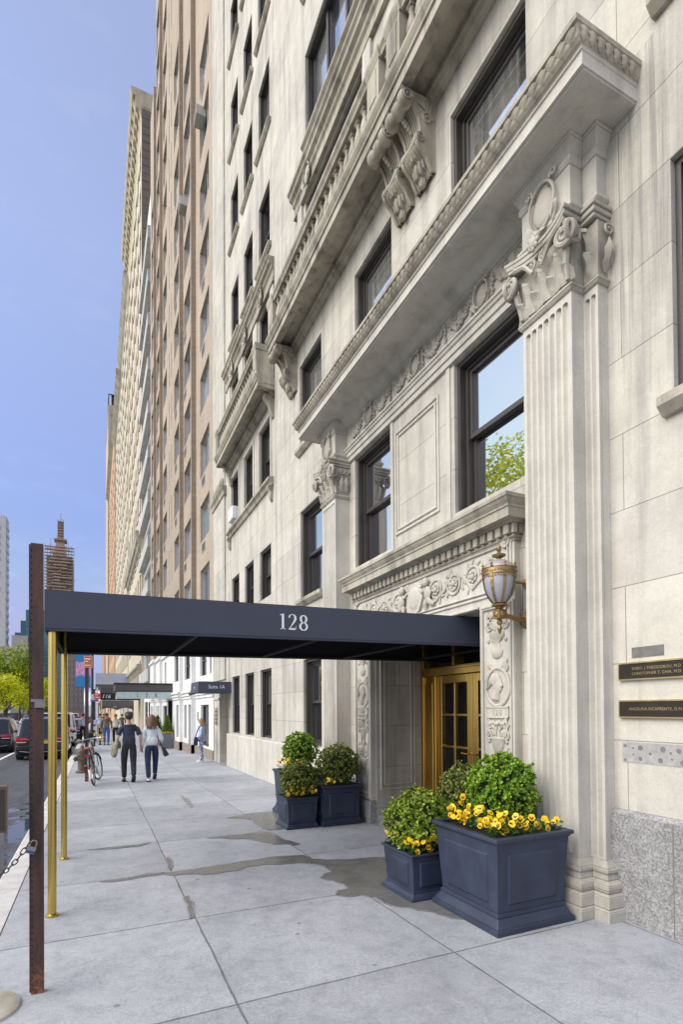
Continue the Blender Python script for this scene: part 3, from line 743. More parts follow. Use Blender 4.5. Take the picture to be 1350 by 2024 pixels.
cornice_run([(.615,6.505),(.63,6.51),(.655,6.535),(.68,6.60),(.70,6.605),(.70,6.645),(.66,6.655),(0,6.70)],CORN,'cornice_crown')
mb=MB(); n=64
for i in range(n):
    y=CY0+.03+(CY1-CY0-.06)*(i+.5)/n; wv=(CY1-CY0)/n*.5
    leaf(mb,(W-.69,y,6.603),(W-.622,y,6.508),(0,1,0),(-.020,0,-.004),wv*.95,4)
for yv,sg in ((CY0,-1),(CY1,1)):
    for i in range(7):
        x=W-.64+.60*(i+.4)/7; leaf(mb,(x,yv+sg*-.004,6.603),(x,yv-sg*.028,6.508),(1,0,0),(0,sg*.02,0),.04,4)
part('cornice_leaf_carving',mb,CORN,B)
# panel between the two entrance windows, window flat surrounds
mb=MB(); 
for a,b,c,e in ((5.40,6.45,4.05,5.50),(5.46,6.39,4.11,5.44)):
    for q in ((a,a+.035,c,e),(b-.035,b,c,e),(a+.035,b-.035,c,c+.035),(a+.035,b-.035,e-.035,e)): mb.box(W-.022,W+.01,*q)
part('wall_panel',mb,LIMES,B,bevel=.008)
mb=MB()
for a,b in ((5.17,5.24),(6.50,6.57)): mb.box(W-.018,W+.01,a,b,3.72,5.698)
part('window_architrave',mb,LIMES,B,bevel=.004)
# ------- door surround
XS=3.755
mb=MB(); D0,D1=4.06,7.62
mb.prism([(W+.01,3.44),(W-.085,3.44),(W-.085,3.42),(W-.11,3.41),(W-.11,3.40),(W-.085,3.385),(W-.075,3.35),(W-.075,2.70),(W+.01,2.70)],D0,D1,'y')
for a,b in ((4.06,4.58),(7.10,7.62)): mb.box(XS+.01,W+.01,a,b,.27,2.699)
part('door_surround',mb,LIMES,B)
for a,b in ((4.02,4.60),(7.08,7.66)):
    mb=MB(); mb.box(XS-.035,W+.01,a,b,-.5,.265); part('plinth_block',mb,GRAN,B,bevel=.012)
mb=MB()   # moulded frames of the carved jambs and lintel panel
def frame_rect(x,a,b,c,e,t=.03,p=.018):
    for q in ((a,a+t,c,e),(b-t,b,c,e),(a+t,b-t,c,c+t),(a+t,b-t,e-t,e)): mb.box(x-p,x+.01,*q)
frame_rect(XS+.01,4.065,4.575,.30,2.72); frame_rect(XS+.01,7.105,7.615,.30,2.72); frame_rect(XS+.01,4.09,7.59,2.80,3.34); frame_rect(XS+.01,4.13,7.55,2.845,3.30,.018,.026)
frame_rect(XS+.01,4.10,4.54,.335,2.68,.014,.026); frame_rect(XS+.01,7.14,7.58,.335,2.68,.014,.026)
mb.box(XS-.012,XS+.01,4.60,7.08,2.705,2.735); part('jamb_moulding',mb,LIMES,B,bevel=.006)
# door cornice with dentils
mb=MB(); C0,C1=3.93,7.76
def mitred(prof):
    vs=[];fs=[]
    for p,z in prof: vs+=[(W+.01,4.09-p*.58,z),(W-p,4.09-p*.58,z),(W-p,7.59+p*.58,z),(W+.01,7.59+p*.58,z)]
    for i in range(len(prof)-1):
        for k in range(3): fs.append((i*4+k,i*4+k+1,i*4+k+5,i*4+k+4))
    return vs,fs
v,f=mitred([(.085,3.30),(.085,3.315),(.11,3.33),(.115,3.345),(.10,3.35),(.10,3.455),(.155,3.46),(.165,3.48),(.25,3.485),(.25,3.575),(.262,3.58),(.262,3.60),(.285,3.63),(.30,3.66),(.31,3.665),(.31,3.70),(0,3.74)]); mb.add(v,f)
part('door_cornice',mb,CORN,B)
mb=MB(); n=31
for i in range(n):
    y=4.035+(7.645-4.035)*(i+.5)/n; mb.box(W-.155,W-.09,y-.036,y+.036,3.362,3.452)
for x in (W-.105,W-.03): mb.box(x-.025,x+.02,4.005,4.04,3.362,3.452)
part('dentil_course',mb,CORN,B)
# carved scroll frieze, shield and cherubs
mb=MB(); X=XS+.008; R=random.Random(5)
def vine(mb,y0,s):
    cs=[(y0+s*.30,3.075,.135),(y0+s*.66,3.075,.135),(y0+s*1.0,3.075,.13),(y0+s*1.28,3.09,.10)]
    for i,(y,z,r) in enumerate(cs):
        d=1 if i%2==0 else -1
        spiral(mb,(X-.01,y,z),r,.02,2.3,(0,-s,0),(0,0,d),(-1,0,0),.017,0,1,6)
        mb.ball((X-.03,y,z),(.03,.036,.036),8,5)
        for k in range(7): q=2*pi*k/7+i; mb.ball((X-.02,y+.055*math.cos(q),z+.055*math.sin(q)),(.018,.022,.022),6,4)
        for k in range(6):
            q=R.uniform(0,6.28); a=Vector((0,math.cos(q),math.sin(q)))
            b=Vector((X-.005,y,z))+a*r*.95; leaf(mb,b,b+a*.07+Vector((0,a.z,-a.y))*.05*R.choice((-1,1)),(0,a.z,-a.y),(-.025,0,0),.026,4)
        if i<3:
            y2,z2=cs[i+1][0],cs[i+1][1]; mb.tube([(X-.01,y-s*.02,z-d*r),(X-.012,(y+y2)/2,z-d*r*.3),(X-.01,y2-s*.0,z2+d*r)],[.02,.024,.02],6)
for s in(-1,1): vine(mb,5.84+s*.15,s)
n=14; sh=[(5.84+.20*math.cos(pi*2*i/n)*(1 if math.sin(pi*2*i/n)>0 else .85),3.05+.19*math.sin(pi*2*i/n)*(1 if math.sin(pi*2*i/n)>0 else 1.15)) for i in range(n)]
mb.prism([(a,b) for a,b in sh],X-.055,X+.005,'x'); mb.ball((X-.045,5.84,3.05),(.03,.15,.16),10,6)
for s in(-1,1):
    spiral(mb,(X-.05,5.84+s*.15,3.22),.05,.01,1.4,(0,s,0),(0,0,1),(-1,0,0),.018,pi)
    y=5.84+s*.28
    mb.ball((X-.07,y,3.20),(.058,.055,.062),10,7)                       # cherub head
    mb.ball((X-.05,y+s*.02,3.06),(.05,.062,.095),9,6)                    # torso
    mb.tube([(X-.06,y-s*.02,3.12),(X-.085,y-s*.08,3.10),(X-.075,y-s*.13,3.14)],[.026,.022,.018],6)
    mb.tube([(X-.05,y+s*.04,3.12),(X-.07,y+s*.10,3.06),(X-.06,y+s*.07,3.0)],[.026,.022,.018],6)
    mb.tube([(X-.05,y+s*.03,2.99),(X-.075,y+s*.10,2.94),(X-.05,y+s*.16,2.91)],[.04,.032,.022],6)
    mb.tube([(X-.05,y-s*.01,2.98),(X-.07,y-s*.03,2.92),(X-.05,y-s*.02,2.87)],[.038,.03,.022],6)
    spiral(mb,(X-.03,5.84+s*1.68,3.32),.06,.012,1.5,(0,s,0),(0,0,1),(-1,0,0),.022,pi)
mb.v=[(X+(a-X)*.62,b,c) for a,b,c in mb.v]; part('scroll_frieze',mb,CARV,B,smooth=True,sharp=60)
def jamb(y):
    mb=MB(); X=XS+.008
    def halfvase(z0,prof): mb.lathe([(r,z) for r,z in prof],(X,y,z0),10,a0=pi/2,a1=pi*1.5,M=Matrix.Translation((X,0,0))@Matrix.Diagonal((.45,1,1,1))@Matrix.Translation((-X,0,0)))
    halfvase(.36,[(.13,0),(.13,.03),(.06,.05),(.05,.1),(.11,.16),(.12,.22),(.07,.26),(.03,.3)])
    halfvase(.72,[(.03,0),(.09,.03),(.12,.10),(.13,.16),(.05,.18)])
    halfvase(1.17,[(.02,0),(.06,.03),(.09,.10),(.10,.14),(.12,.16),(.03,.18)])
    halfvase(2.15,[(.03,0),(.07,.02),(.09,.08),(.05,.1),(.04,.18),(.11,.22),(.11,.27)])
    for s in(-1,1):
        for z,r,a in((.98,.07,0),(.62,.05,pi),(1.36,.06,0),(1.48,.045,pi),(2.05,.05,0),(2.5,.055,pi),(2.58,.04,0)):
            spiral(mb,(X-.01,y+s*.115,z),r,.012,1.6,(0,-s,0),(0,0,1),(-1,0,0),.014,a,1,5)
            leaf(mb,(X,y+s*.06,z-.03),(X-.01,y+s*.16,z+.09),(0,.5,1),(-.03,0,0),.03)
        for z in (.55,.86,1.08,1.28,1.42,2.02,2.32,2.45):
            leaf(mb,(X,y+s*.01,z),(X-.01,y+s*.11,z+.06),(0,-.4,1),(-.025,0,0),.025); mb.ball((X-.01,y+s*.13,z+.02),(.014,.022,.022),6,4)
        mb.tube([(X-.008,y+s*.02,.4),(X-.012,y+s*.06,.7),(X-.008,y+s*.02,.98),(X-.012,y+s*.05,1.2),(X-.008,y+s*.01,1.5)],.009,5)
    n=20; mb.tube([(X-.012,y+.175*math.cos(2*pi*i/n),1.86+.195*math.sin(2*pi*i/n)) for i in range(n)],.02,6,closed=True)
    mb.ball((X,y,1.86),(.012,.16,.18),14,6)
    mb.ball((X-.02,y-.01,1.88),(.035,.075,.095),10,7); mb.ball((X-.025,y+.02,1.93),(.035,.085,.07),10,6); mb.ball((X-.03,y-.075,1.87),(.02,.022,.02),6,4); mb.tube([(X-.015,y+.0,1.82),(X-.015,y+.03,1.74)],[.05,.06],7)
    for k in range(6): leaf(mb,(X-.02,y+.02,1.96),(X-.02,y+.06+.022*k,2.0-.035*k),(0,0,1),(-.03,0,0),.02)
    mb.box(X-.022,X+.005,y-.165,y+.165,1.545,1.655)
    for q in((y-.165,y+.165,1.645,1.66),(y-.165,y+.165,1.54,1.555)): mb.box(X-.034,X,*q)
    for k in range(9): mb.ball((X-.02,y-.12+.03*k,1.50-.02*abs(math.sin(k))),(.018,.022,.024),5,4)
    mb.v=[(X+(a-X)*.62,b,c) for a,b,c in mb.v]; part('jamb_carving',mb,CARV,B,smooth=True,sharp=60)
    mb=MB(); text_mb(mb,'128',.085,face_mx(X-.016,y,1.60),.006,space=1.25); part('lettering',mb,CARV,B)
jamb(4.32); jamb(7.36)
# recess: far reveal with moulded panel, step, ceiling is the wall opening itself
for ya,yb in ((7.055,7.081),(4.599,4.625)):
    mb=MB()
    for a,b,c,e in ((3.90,4.52,.42,2.45),(3.96,4.46,.49,2.38)):
        for q in ((a,a+.03,c,e),(b-.03,b,c,e),(a+.03,b-.03,c,c+.03),(a+.03,b-.03,e-.03,e)): mb.box(q[0],q[1],ya,yb,q[2],q[3])
    part('reveal_panel',mb,LIMES,B,bevel=.006)
mb=MB(); mb.box(3.86,4.75,4.602,7.078,-.4,.06); part('door_step',mb,GRAN,B)
GOLD=plain('brass_door_metal',(.66,.43,.12),.30,1,.18,3,stretch=(1,1,.3))
DG=plain('lobby_glass',(.012,.010,.009),.06,0,.3)
dr=MB(); xd=4.66
def fr(a,b,c,e,t,x0,x1):
    for q in((a,a+t,c,e),(b-t,b,c,e),(a+t,b-t,c,c+t),(a+t,b-t,e-t,e)): dr.box(x0,x1,*q)
fr(4.605,7.075,.062,2.695,.07,xd-.03,xd+.08)                     # outer frame
dr.box(xd-.06,xd+.08,4.68,7.0,2.12,2.25); dr.box(xd-.085,xd+.08,4.68,7.0,2.20,2.235)
for a in (6.66,4.96): dr.box(xd-.05,xd+.08,a,a+.07,.14,2.12)
for a in(6.735,4.68): dr.box(xd+.0,xd+.03,a,a+.275,.14,2.12); dr.box(xd-.02,xd+.03,a+.04,a+.235,.25,2.02)
for k in range(2): dr.box(xd-.05,xd+.08,5.45+k*.75,5.50+k*.75,2.25,2.62)
dd=part('entrance_door_frame',dr,GOLD,B,bevel=.006)
for a,b in ((5.845,6.655),(5.035,5.835)):
    dr=MB(); fr(a,b,.07,2.115,.11,xd-.015,xd+.05)
    dr.box(xd-.01,xd+.04,(a+b)/2-.02,(a+b)/2+.02,.181,2.004)
    for k in range(1,4): z=.18+k*(1.825/4); dr.box(xd-.01,xd+.04,a+.11,(a+b)/2-.02,z-.018,z+.018); dr.box(xd-.01,xd+.04,(a+b)/2+.02,b-.11,z-.018,z+.018)
    leaf_o=part('door_leaf',dr,GOLD,B,bevel=.005)
    g=MB(); g.quad((xd+.02,a+.1,.17),(xd+.02,a+.1,2.02),(xd+.02,b-.1,2.02),(xd+.02,b-.1,.17)); part('pane',g,DG,leaf_o,recalc=False)
    g=MB(); yh=a+.06 if a>5.5 else b-.06
    g.tube([(xd-.02,yh,1.02),(xd-.07,yh,1.02),(xd-.075,yh+.10*(1 if a>5.5 else -1),1.03)],.013,7); g.lathe([(0,0),(.03,0),(.03,.01)],(xd-.02,yh,1.02),10,axis='x'); part('handle',g,GOLD,leaf_o)
g=MB(); g.quad((xd+.04,4.67,2.22),(xd+.04,4.67,2.63),(xd+.04,7.01,2.63),(xd+.04,7.01,2.22)); part('transom_glass',g,DG,B,recalc=False)
g=MB(); g.box(xd+.1,5.6,4.6,7.08,-.4,2.8); part('lobby_wall',g,plain('lobby_dark',(.05,.035,.025),.6),B)
# side entrance at the far end
g=MB(); 
g.box(W2+.40,W2+.44,17.0,18.15,-.3,2.34); part('side_door',g,DG,B)
g=MB(); g.box(W2+.28,W2+.40,17.002,17.10,-.3,2.338); g.box(W2+.28,W2+.40,18.05,18.148,-.3,2.338); g.box(W2+.28,W2+.40,17.10,18.05,2.24,2.338); part('side_door_frame',g,GOLD,B)
g=MB(); g.box(W2-.055,W2+.02,18.16,18.98,-.4,2.30); g.box(W2-.085,W2+.02,18.14,19.0,1.96,2.04); part('side_pier',g,LIMES,B,bevel=.01)
# ------- balconies with balustrades and consoles
def balcony(x,y0,y1,zs,ped):
    mb=MB()
    mb.prism([(W+.03,zs+.10),(x+.13,zs+.10),(x+.13,zs-.0),(x,zs-.0),(x,zs+.13),(x-.025,zs+.135),(x-.025,zs+.165),(x-.05,zs+.20),(x-.07,zs+.235),(x-.07,zs+.27),(W+.03,zs+.28)],y0,y1,'y')
    mb.box(W-.13,W+.03,y0+.01,y1-.01,zs+.0,zs+.10); mb.box(x+.13,W-.13,y0+.01,y0+.14,zs,zs+.10); mb.box(x+.13,W-.13,y1-.14,y1-.01,zs,zs+.10)
    mb.prism([(W+.03,zs),(W-.09,zs),(W-.075,zs-.04),(W-.04,zs-.06),(W-.03,zs-.09),(W+.03,zs-.09)],y0+.1,y1-.1,'y')
    bl=part('balcony',mb,CORN,B)
    balustrade(bl,x+.0,y0+.03,y1-.03,zs+.28,zs+1.02,ped)
    for a,b in ((y0+.035,y0+.17),(y1-.17,y1-.035)):
        mb=MB(); mb.box(x+.02,W,a,b,zs+.28,zs+1.0); part('end_pier',mb,CORN,bl)
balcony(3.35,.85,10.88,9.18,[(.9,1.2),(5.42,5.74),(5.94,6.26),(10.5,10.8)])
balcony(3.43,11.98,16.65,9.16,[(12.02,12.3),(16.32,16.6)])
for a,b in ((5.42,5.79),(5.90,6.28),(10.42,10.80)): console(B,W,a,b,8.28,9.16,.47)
small_bracket(12.2,W2,9.1,.5,.25); small_bracket(16.5,W2,9.1,.5,.25)
# pedimented fourth-storey surrounds
mb=MB(); mb.prism([(W+.01,12.36),(W-.21,12.34),(W-.21,12.30),(W-.17,12.26),(W-.16,12.20),(W-.10,12.16),(W-.09,12.10),(W-.05,12.06),(W-.05,11.90),(W-.07,11.88),(W-.07,11.84),(W+.01,11.84)],1.2,10.42,'y'); part('window_entablature',mb,CORN,B)
mb=MB(); mb.prism([(W2+.01,12.38),(W2-.21,12.36),(W2-.21,12.32),(W2-.17,12.28),(W2-.16,12.22),(W2-.10,12.18),(W2-.09,12.12),(W2-.05,12.08),(W2-.05,11.90),(W2-.07,11.88),(W2-.07,11.80),(W2+.01,11.80)],12.02,17.05,'y'); part('window_entablature',mb,CORN,B)
for y in (9.55,2.1): 
    mb=MB(); cartouche(mb,W-.10,y,12.02,.16,.20); part('cartouche',mb,CARV,B,smooth=True,sharp=50)
for a,b in CA:
    mb=MB(); cartouche(mb,W2-.10,(a+b)/2,11.98,.13,.20); part('cartouche',mb,CARV,B,smooth=True,sharp=50)
for xx,q,zz in ((W-.06,((10.0,10.22),(7.02,7.28),(4.4,4.62)),11.84),(W2-.04,((12.1,12.36),(13.5,13.9),(15.02,15.48),(16.6,16.9)),11.8)):
    for a,b in q:
        mb=MB(); mb.box(xx,W2+.01,a,b,9.45,zz); part('pier_strip',mb,LIMES,B,bevel=.01)
mb=MB(); mb.prism([(W,HB),(W-.9,HB),(W-.9,HB-.3),(W-.3,HB-.8),(W,HB-.9)],-14,19.2,'y'); part('roof_cornice',mb,CORN,B)
# ------- canopy over the entrance
CAN=plain('navy_canvas',(.054,.063,.094),.78,0,.10,2.2,.25)
CANI=plain('canvas_inside_shade',(.018,.018,.022),.9)  # canopy's inner shade put into a near-black colour; the seam shares it
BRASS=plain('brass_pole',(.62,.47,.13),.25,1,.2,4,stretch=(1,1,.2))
WHT=plain('white_lettering',(.80,.80,.80),.6,0,.04)
CP=thing('entrance_canopy','long navy canvas canopy numbered 128 on brass poles over the sidewalk','canopy',(1.7,6.0,0))
x0,x1,ya,yb,zb,zt=-.375,4.62,4.98,7.03,2.30,2.637
def tilt(mb): mb.v=[(a,b,c+.0135*(a-x0)) for a,b,c in mb.v]; return mb
mb=MB()
# front valances slope a touch; top is low-pitched
mb.box(x0,x1,ya,ya+.012,zb,zt); mb.box(x0,x1,yb-.012,yb,zb,zt); mb.box(x0,x0+.012,ya+.012,yb-.012,zb,zt)
part('valance',tilt(mb),CAN,CP,bevel=.004)
mb=MB(); i=.016
mb.quad((x0+i,ya+i,zb+.004),(x1,ya+i,zb+.004),(x1,ya+i,zt-.02),(x0+i,ya+i,zt-.02)); mb.quad((x0+i,yb-i,zb+.004),(x1,yb-i,zb+.004),(x1,yb-i,zt-.02),(x0+i,yb-i,zt-.02)); mb.quad((x0+i,ya+i,zb+.004),(x0+i,yb-i,zb+.004),(x0+i,yb-i,zt-.02),(x0+i,ya+i,zt-.02)); mb.quad((x0+i,ya+i,zt-.02),(x1,ya+i,zt-.02),(x1,yb-i,zt-.02),(x0+i,yb-i,zt-.02)); part('shaded_inside',tilt(mb),CANI,CP)  # added dark sheets that paint the shade inside the canopy
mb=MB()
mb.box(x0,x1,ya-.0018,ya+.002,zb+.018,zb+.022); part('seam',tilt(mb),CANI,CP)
mb=MB(); mb.add([(x0,ya,zt),(x1,ya,zt),(x1,yb,zt),(x0,yb,zt),(x0+.05,(ya+yb)/2,zt+.03),(x1,(ya+yb)/2,zt+.03)],[(0,1,5,4),(4,5,2,3),(0,4,3),(1,2,5)]); part('roof',tilt(mb),CAN,CP)
mb=MB()
for z in (zb+.02,zt-.03):
    mb.tube([(x0+.04,ya+.05,z),(x1,ya+.05,z)],.018,6); mb.tube([(x0+.04,yb-.05,z),(x1,yb-.05,z)],.018,6)
    for k in range(5):
        x=x0+.04+k*1.2; mb.tube([(x,ya+.05,z),(x,yb-.05,z)],.018,6)
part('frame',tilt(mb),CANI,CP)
for y in (5.045,6.965):
    mb=MB(); mb.lathe([(.0,0),(.033,0),(.033,zb+.28-gz(y)),(0,zb+.28-gz(y))],(-.315,y,gz(y)),16); mb.lathe([(.05,0),(.05,.012),(.034,.02)],(-.315,y,gz(y)),16)
    part('pole',mb,BRASS,CP,smooth=True)
# serif numerals drawn as variable-width strokes
def stroke(mb,pts,ws,M,ext=.002):
    n=len(pts); L=[];R=[]
    for i in range(n):
        a=Vector(pts[max(i-1,0)]);b=Vector(pts[min(i+1,n-1)]); t=(b-a).normalized(); q=Vector((-t.y,t.x))*ws[i]/2; p=Vector(pts[i]); L.append(p+q);R.append(p-q)
    vs=[(*p,ext) for p in L]+[(*p,ext) for p in R]
    mb.add(vs,[(i,i+1,n+i+1,n+i) for i in range(n-1)],0,M)
def numeral(mb,ch,M):
    if ch=='1':
        stroke(mb,[(.18,0),(.18,1)],[.15,.15],M); stroke(mb,[(.02,.03),(.35,.03)],[.05,.05],M); stroke(mb,[(0,.88),(.12,.97),(.2,.985)],[.05,.06,.02],M); return .46
    if ch=='2':
        P=[(.06,.76),(.08,.88),(.18,.965),(.30,.98),(.42,.92),(.47,.80),(.46,.66),(.36,.48),(.20,.25),(.06,.06)]
        stroke(mb,P,[.13,.08,.04,.04,.09,.15,.15,.11,.06,.05],M); stroke(mb,[(.02,.055),(.30,.055),(.48,.055)],[.11,.11,.11],M); stroke(mb,[(.46,.04),(.53,.24)],[.07,.02],M); return .64
    if ch=='8':
        for cy,ry,rx in((.73,.23,.19),(.25,.235,.23)):
            n=22; pts=[(.27+rx*math.cos(2*pi*i/n),cy+ry*math.sin(2*pi*i/n)) for i in range(n+1)]
            stroke(mb,pts,[.05+.095*abs(math.cos(2*pi*i/n))**1.4 for i in range(n+1)],M)
        return .58
mb=MB(); xx=1.645; hh=.155
for ch in '128':
    adv=numeral(mb,ch,face_my(xx,ya-.001,2.425)@Matrix.Scale(hh,4)); xx+=adv*hh*1.18
part('numeral',mb,WHT,CP,recalc=False)
# ------- awning of the side suite
AW=thing('side_awning','small navy box awning lettered Suite 1A over the side door','awning',(3.4,17.2,2.2))
mb=MB(); mb.frustum(2.85,W2,16.58,17.95,2.16,2.87,W2,16.6,17.95,2.50); part('cover',mb,CAN,AW,bevel=.008)
mb=MB(); text_mb(mb,'Suite 1A',.155,face_my(3.42,16.58,2.33),.003,sx=.95); part('lettering',mb,WHT,AW); mb=MB(); text_mb(mb,'1A',.09,face_mx(2.855,17.25,2.32),.003); part('lettering',mb,WHT,AW)
# ------- wall lantern
ANT=plain('antique_gold',(.36,.25,.115),.5,1,.4,14,.5)
OPAL=plain('opal_glass',(.36,.36,.40),.3,0,.10,5)
LN=thing('wall_lantern','antique gold urn lantern with milky glass panels bracketed beside the doorway','lantern',(3.80,3.98,2.5))
lx,ly=3.50,3.98
mb=MB(); 
mb2=MB(); mb2.lathe([(.0,-.0),(.085,0),(.085,.015),(.055,.03),(.02,.04)],(0,0,0),18,M=Matrix.Translation((W,ly,2.505))@Matrix.Rotation(-pi/2,4,'Y'))
for k in range(4): q=pi/4+k*pi/2; mb2.ball((W-.017,ly+.062*math.cos(q),2.505+.062*math.sin(q)),.008,6,4)
mb2.lathe([(0,0),(.045,0),(.045,.02),(0,.03)],(0,0,0),12,M=Matrix.Translation((W,ly,2.86))@Matrix.Rotation(-pi/2,4,'Y'))
mb2.tube([(W-.02,ly,2.86),(lx+.16,ly,2.86)],.014,8)
part('wall_plate',mb2,ANT,LN,smooth=True)
mb=MB(); mb.tube([(W-.03,ly,2.505),(W-.12,ly,2.495),(W-.2,ly,2.515),(lx+.02,ly,2.53)],[.026,.02,.024,.024],8); mb.box(lx-.045,lx+.045,ly-.045,ly+.045,2.49,2.575)
for ax,s in((0,-1),(1,-1)):
    mb.ball((lx-.047 if ax==0 else lx,ly if ax==0 else ly-.047,2.532),(.008 if ax==0 else .028,.028 if ax==0 else .008,.028),10,5)
mb.lathe([(0,2.345),(.008,2.35),(.02,2.385),(.022,2.405),(.012,2.425),(.012,2.43),(.026,2.445),(.028,2.462),(.018,2.475),(.03,2.49)],(lx,ly,0),12)
mb.lathe([(.045,2.575),(.03,2.59),(.035,2.6),(.07,2.612),(.075,2.625),(.06,2.635),(.05,2.64)],(lx,ly,0),16)
part('arm',mb,ANT,LN,smooth=True)
gp=[(.062,2.64),(.085,2.665),(.115,2.71),(.138,2.77),(.150,2.84),(.152,2.90),(.150,2.915)]
mb=MB(); mb.lathe(gp,(lx,ly,0),28); part('glass_bowl',mb,OPAL,LN,smooth=True)
mb=MB()
for k in range(8):
    q=pi/8+k*pi/4; c,s=math.cos(q),math.sin(q)
    for i in range(len(gp)-1):
        (r0,z0),(r1,z1)=gp[i],gp[i+1]; hw=.010+.006*i/5
        a=(lx+c*(r0+.006)-s*hw,ly+s*(r0+.006)+c*hw,z0);b=(lx+c*(r0+.006)+s*hw,ly+s*(r0+.006)-c*hw,z0);d=(lx+c*(r1+.006)-s*hw,ly+s*(r1+.006)+c*hw,z1);e=(lx+c*(r1+.006)+s*hw,ly+s*(r1+.006)-c*hw,z1)
        mb.quad(a,b,e,d)
        mb.ball((lx+c*(r0+.008),ly+s*(r0+.008),(z0+z1)/2),.006,5,3)
    x,y=lx+c*.158,ly+s*.158
    mb.lathe([(.006,2.955),(.011,2.97),(.006,2.98),(.013,2.992),(.005,3.01),(0,3.035)],(x,y,0),7)
mb.lathe([(.153,2.895),(.160,2.90),(.160,2.955),(.166,2.96),(.150,2.965)],(lx,ly,0),28)
for k in range(40):
    q=2*pi*k/40; z=2.888-.014*abs(math.sin(k*pi/5)); mb.ball((lx+.156*math.cos(q),ly+.156*math.sin(q),z),(.008,.008,.012),5,3); mb.ball((lx+.163*math.cos(q),ly+.163*math.sin(q),2.927+.008*math.sin(k*1.3)),.007,5,3)
part('cage',mb,ANT,LN,smooth=True)
mb=MB(); mb.lathe([(.15,2.96),(.135,2.995),(.10,3.025),(.06,3.045),(.03,3.052)],(lx,ly,0),24); part('dome',mb,plain('lantern_dome',(.40,.37,.38),.4,.3),LN,smooth=True)
mb=MB(); mb.lathe([(.02,3.05),(.018,3.065),(.06,3.085),(.064,3.10),(.03,3.112),(.014,3.125),(.018,3.135),(.026,3.15),(.012,3.165),(.014,3.172),(.004,3.20),(0,3.205)],(lx,ly,0),16); part('finial',mb,ANT,LN,smooth=True)
# ------- doctors' plaques
PLQ=plain('dark_bronze_plaque',(.045,.038,.032),.4,.6,.2)
PGD=plain('polished_brass',(.60,.47,.24),.35,1,.15)
def plaque(z0,z1,lines,lab):
    t=thing('wall_plaque',lab,'plaque',(W,2.5,z0),'brass edged name plaques on the pale stone wall')
    mb=MB(); mb.box(W-.022,W,1.95,2.955,z0+.012,z1-.012); part('plate',mb,PLQ,t)
    mb=MB(); mb.box(W-.028,W,1.94,2.965,z0,z0+.011); mb.box(W-.028,W,1.94,2.965,z1-.011,z1); mb.box(W-.028,W,2.956,2.966,z0+.011,z1-.011); part('border',mb,PGD,t)
    for s,z,sz in lines:
        mb=MB(); text_mb(mb,s,sz,face_mx(W-.0225,2.65,z),.0015,sx=.95,space=1.06); part('lettering',mb,PGD,t)
plaque(1.855,1.995,[('SPERO. J THEODOROU, M.D.',1.943,.031),('CHRISTOPHER T. CHIA, M.D.',1.903,.031)],'upper dark bronze plaque with two lines of lettering on the stone wall')
plaque(1.56,1.70,[('ANGELINA RICAFRENTE, D.M.D.',1.63,.032)],'lower dark bronze plaque with a single line of lettering on the stone wall')
mb=MB(); mb.box(W-.004,W,2.60,2.86,2.03,2.11); part('dark_patch',mb,plain('dark_stain',(.15,.145,.14),.9,0,.4,12),B)
mb=MB(); mb.box(W-.003,W,1.9,2.955,1.21,1.37); part('pale_patch',mb,plain('pale_patch',(.33,.325,.32),.9,0,.3,14),B)
mb=MB()
for y,z,r in((2.80,1.33,.02),(2.62,1.33,.022),(2.50,1.325,.018),(2.80,1.245,.016),(2.64,1.245,.02),(2.47,1.24,.02),(2.86,1.325,.008),(2.86,1.275,.007),(2.72,1.29,.011),(2.56,1.305,.010),(2.55,1.26,.008),(2.40,1.285,.011),(2.93,1.34,.014),(2.93,1.23,.012)):
    mb.lathe([(0,-.005),(r,-.005),(r,0)],(W,y,z),9,axis='x')
part('glue_residue',mb,plain('old_glue',(.17,.165,.155),.9,0,.3,20),B)
# window air conditioner of the third storey
mb=MB(); mb.box(W2-.18,W2+.16,15.66,16.2,7.32,7.68); 
for k in range(6): mb.box(W2-.185,W2-.18,15.70,16.16,7.36+k*.05,7.375+k*.05)
solo('window_air_conditioner','small white air conditioner sitting in the third storey sill of the limestone house','air conditioner',mb,plain('ac_white',(.72,.74,.78),.5),(W2,15.9,7.32),bevel=.01)
# ------------------------------------------------------------------ planters, box balls and pansies
PLNT=plain('navy_planter',(.028,.038,.068),.5,0,.38,3.5,.2,scratch=.6)
SOIL=plain('soil',(.03,.022,.015),.95,0,.4,20)
BOXG=leafmat('boxwood_bright_leaves',(.04,.10,.008),(.16,.31,.020),(.42,.58,.055))
BOXO=leafmat('boxwood_olive_leaves',(.045,.08,.012),(.165,.22,.03),(.44,.42,.13))
BOXM=leafmat('boxwood_mid_leaves',(.045,.095,.009),(.19,.29,.022),(.48,.54,.08))
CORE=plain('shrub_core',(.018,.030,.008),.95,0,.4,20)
BARK=plain('bark',(.075,.055,.04),.9,0,.35,6,.6)
PGRN=leafmat('pansy_leaves',(.018,.05,.010),(.045,.12,.02),(.09,.20,.04),.2)
YEL=plain('pansy_yellow',(.90,.56,.008),.55,0,.10,30); PDRK=plain('pansy_dark_face',(.05,.012,.008),.6); PLITE=plain('pansy_pale_yellow',(.85,.62,.07),.55)
def leafquad(mb,p,d,n,L,wd,m=0):
    d=d.normalized(); s=d.cross(n)
    if s.length<1e-4: s=d.cross(Vector((.3,.2,.9)))
    s.normalize(); n=s.cross(d)
    a=p; b=p+d*L*.5+s*wd+n*L*.06; c=p+d*L; e=p+d*L*.5-s*wd+n*L*.06
    o=len(mb.v); mb.v+=[tuple(a),tuple(b),tuple(c),tuple(e)]; mb.f.append((o,o+1,o+2,o+3)); mb.m.append(m)
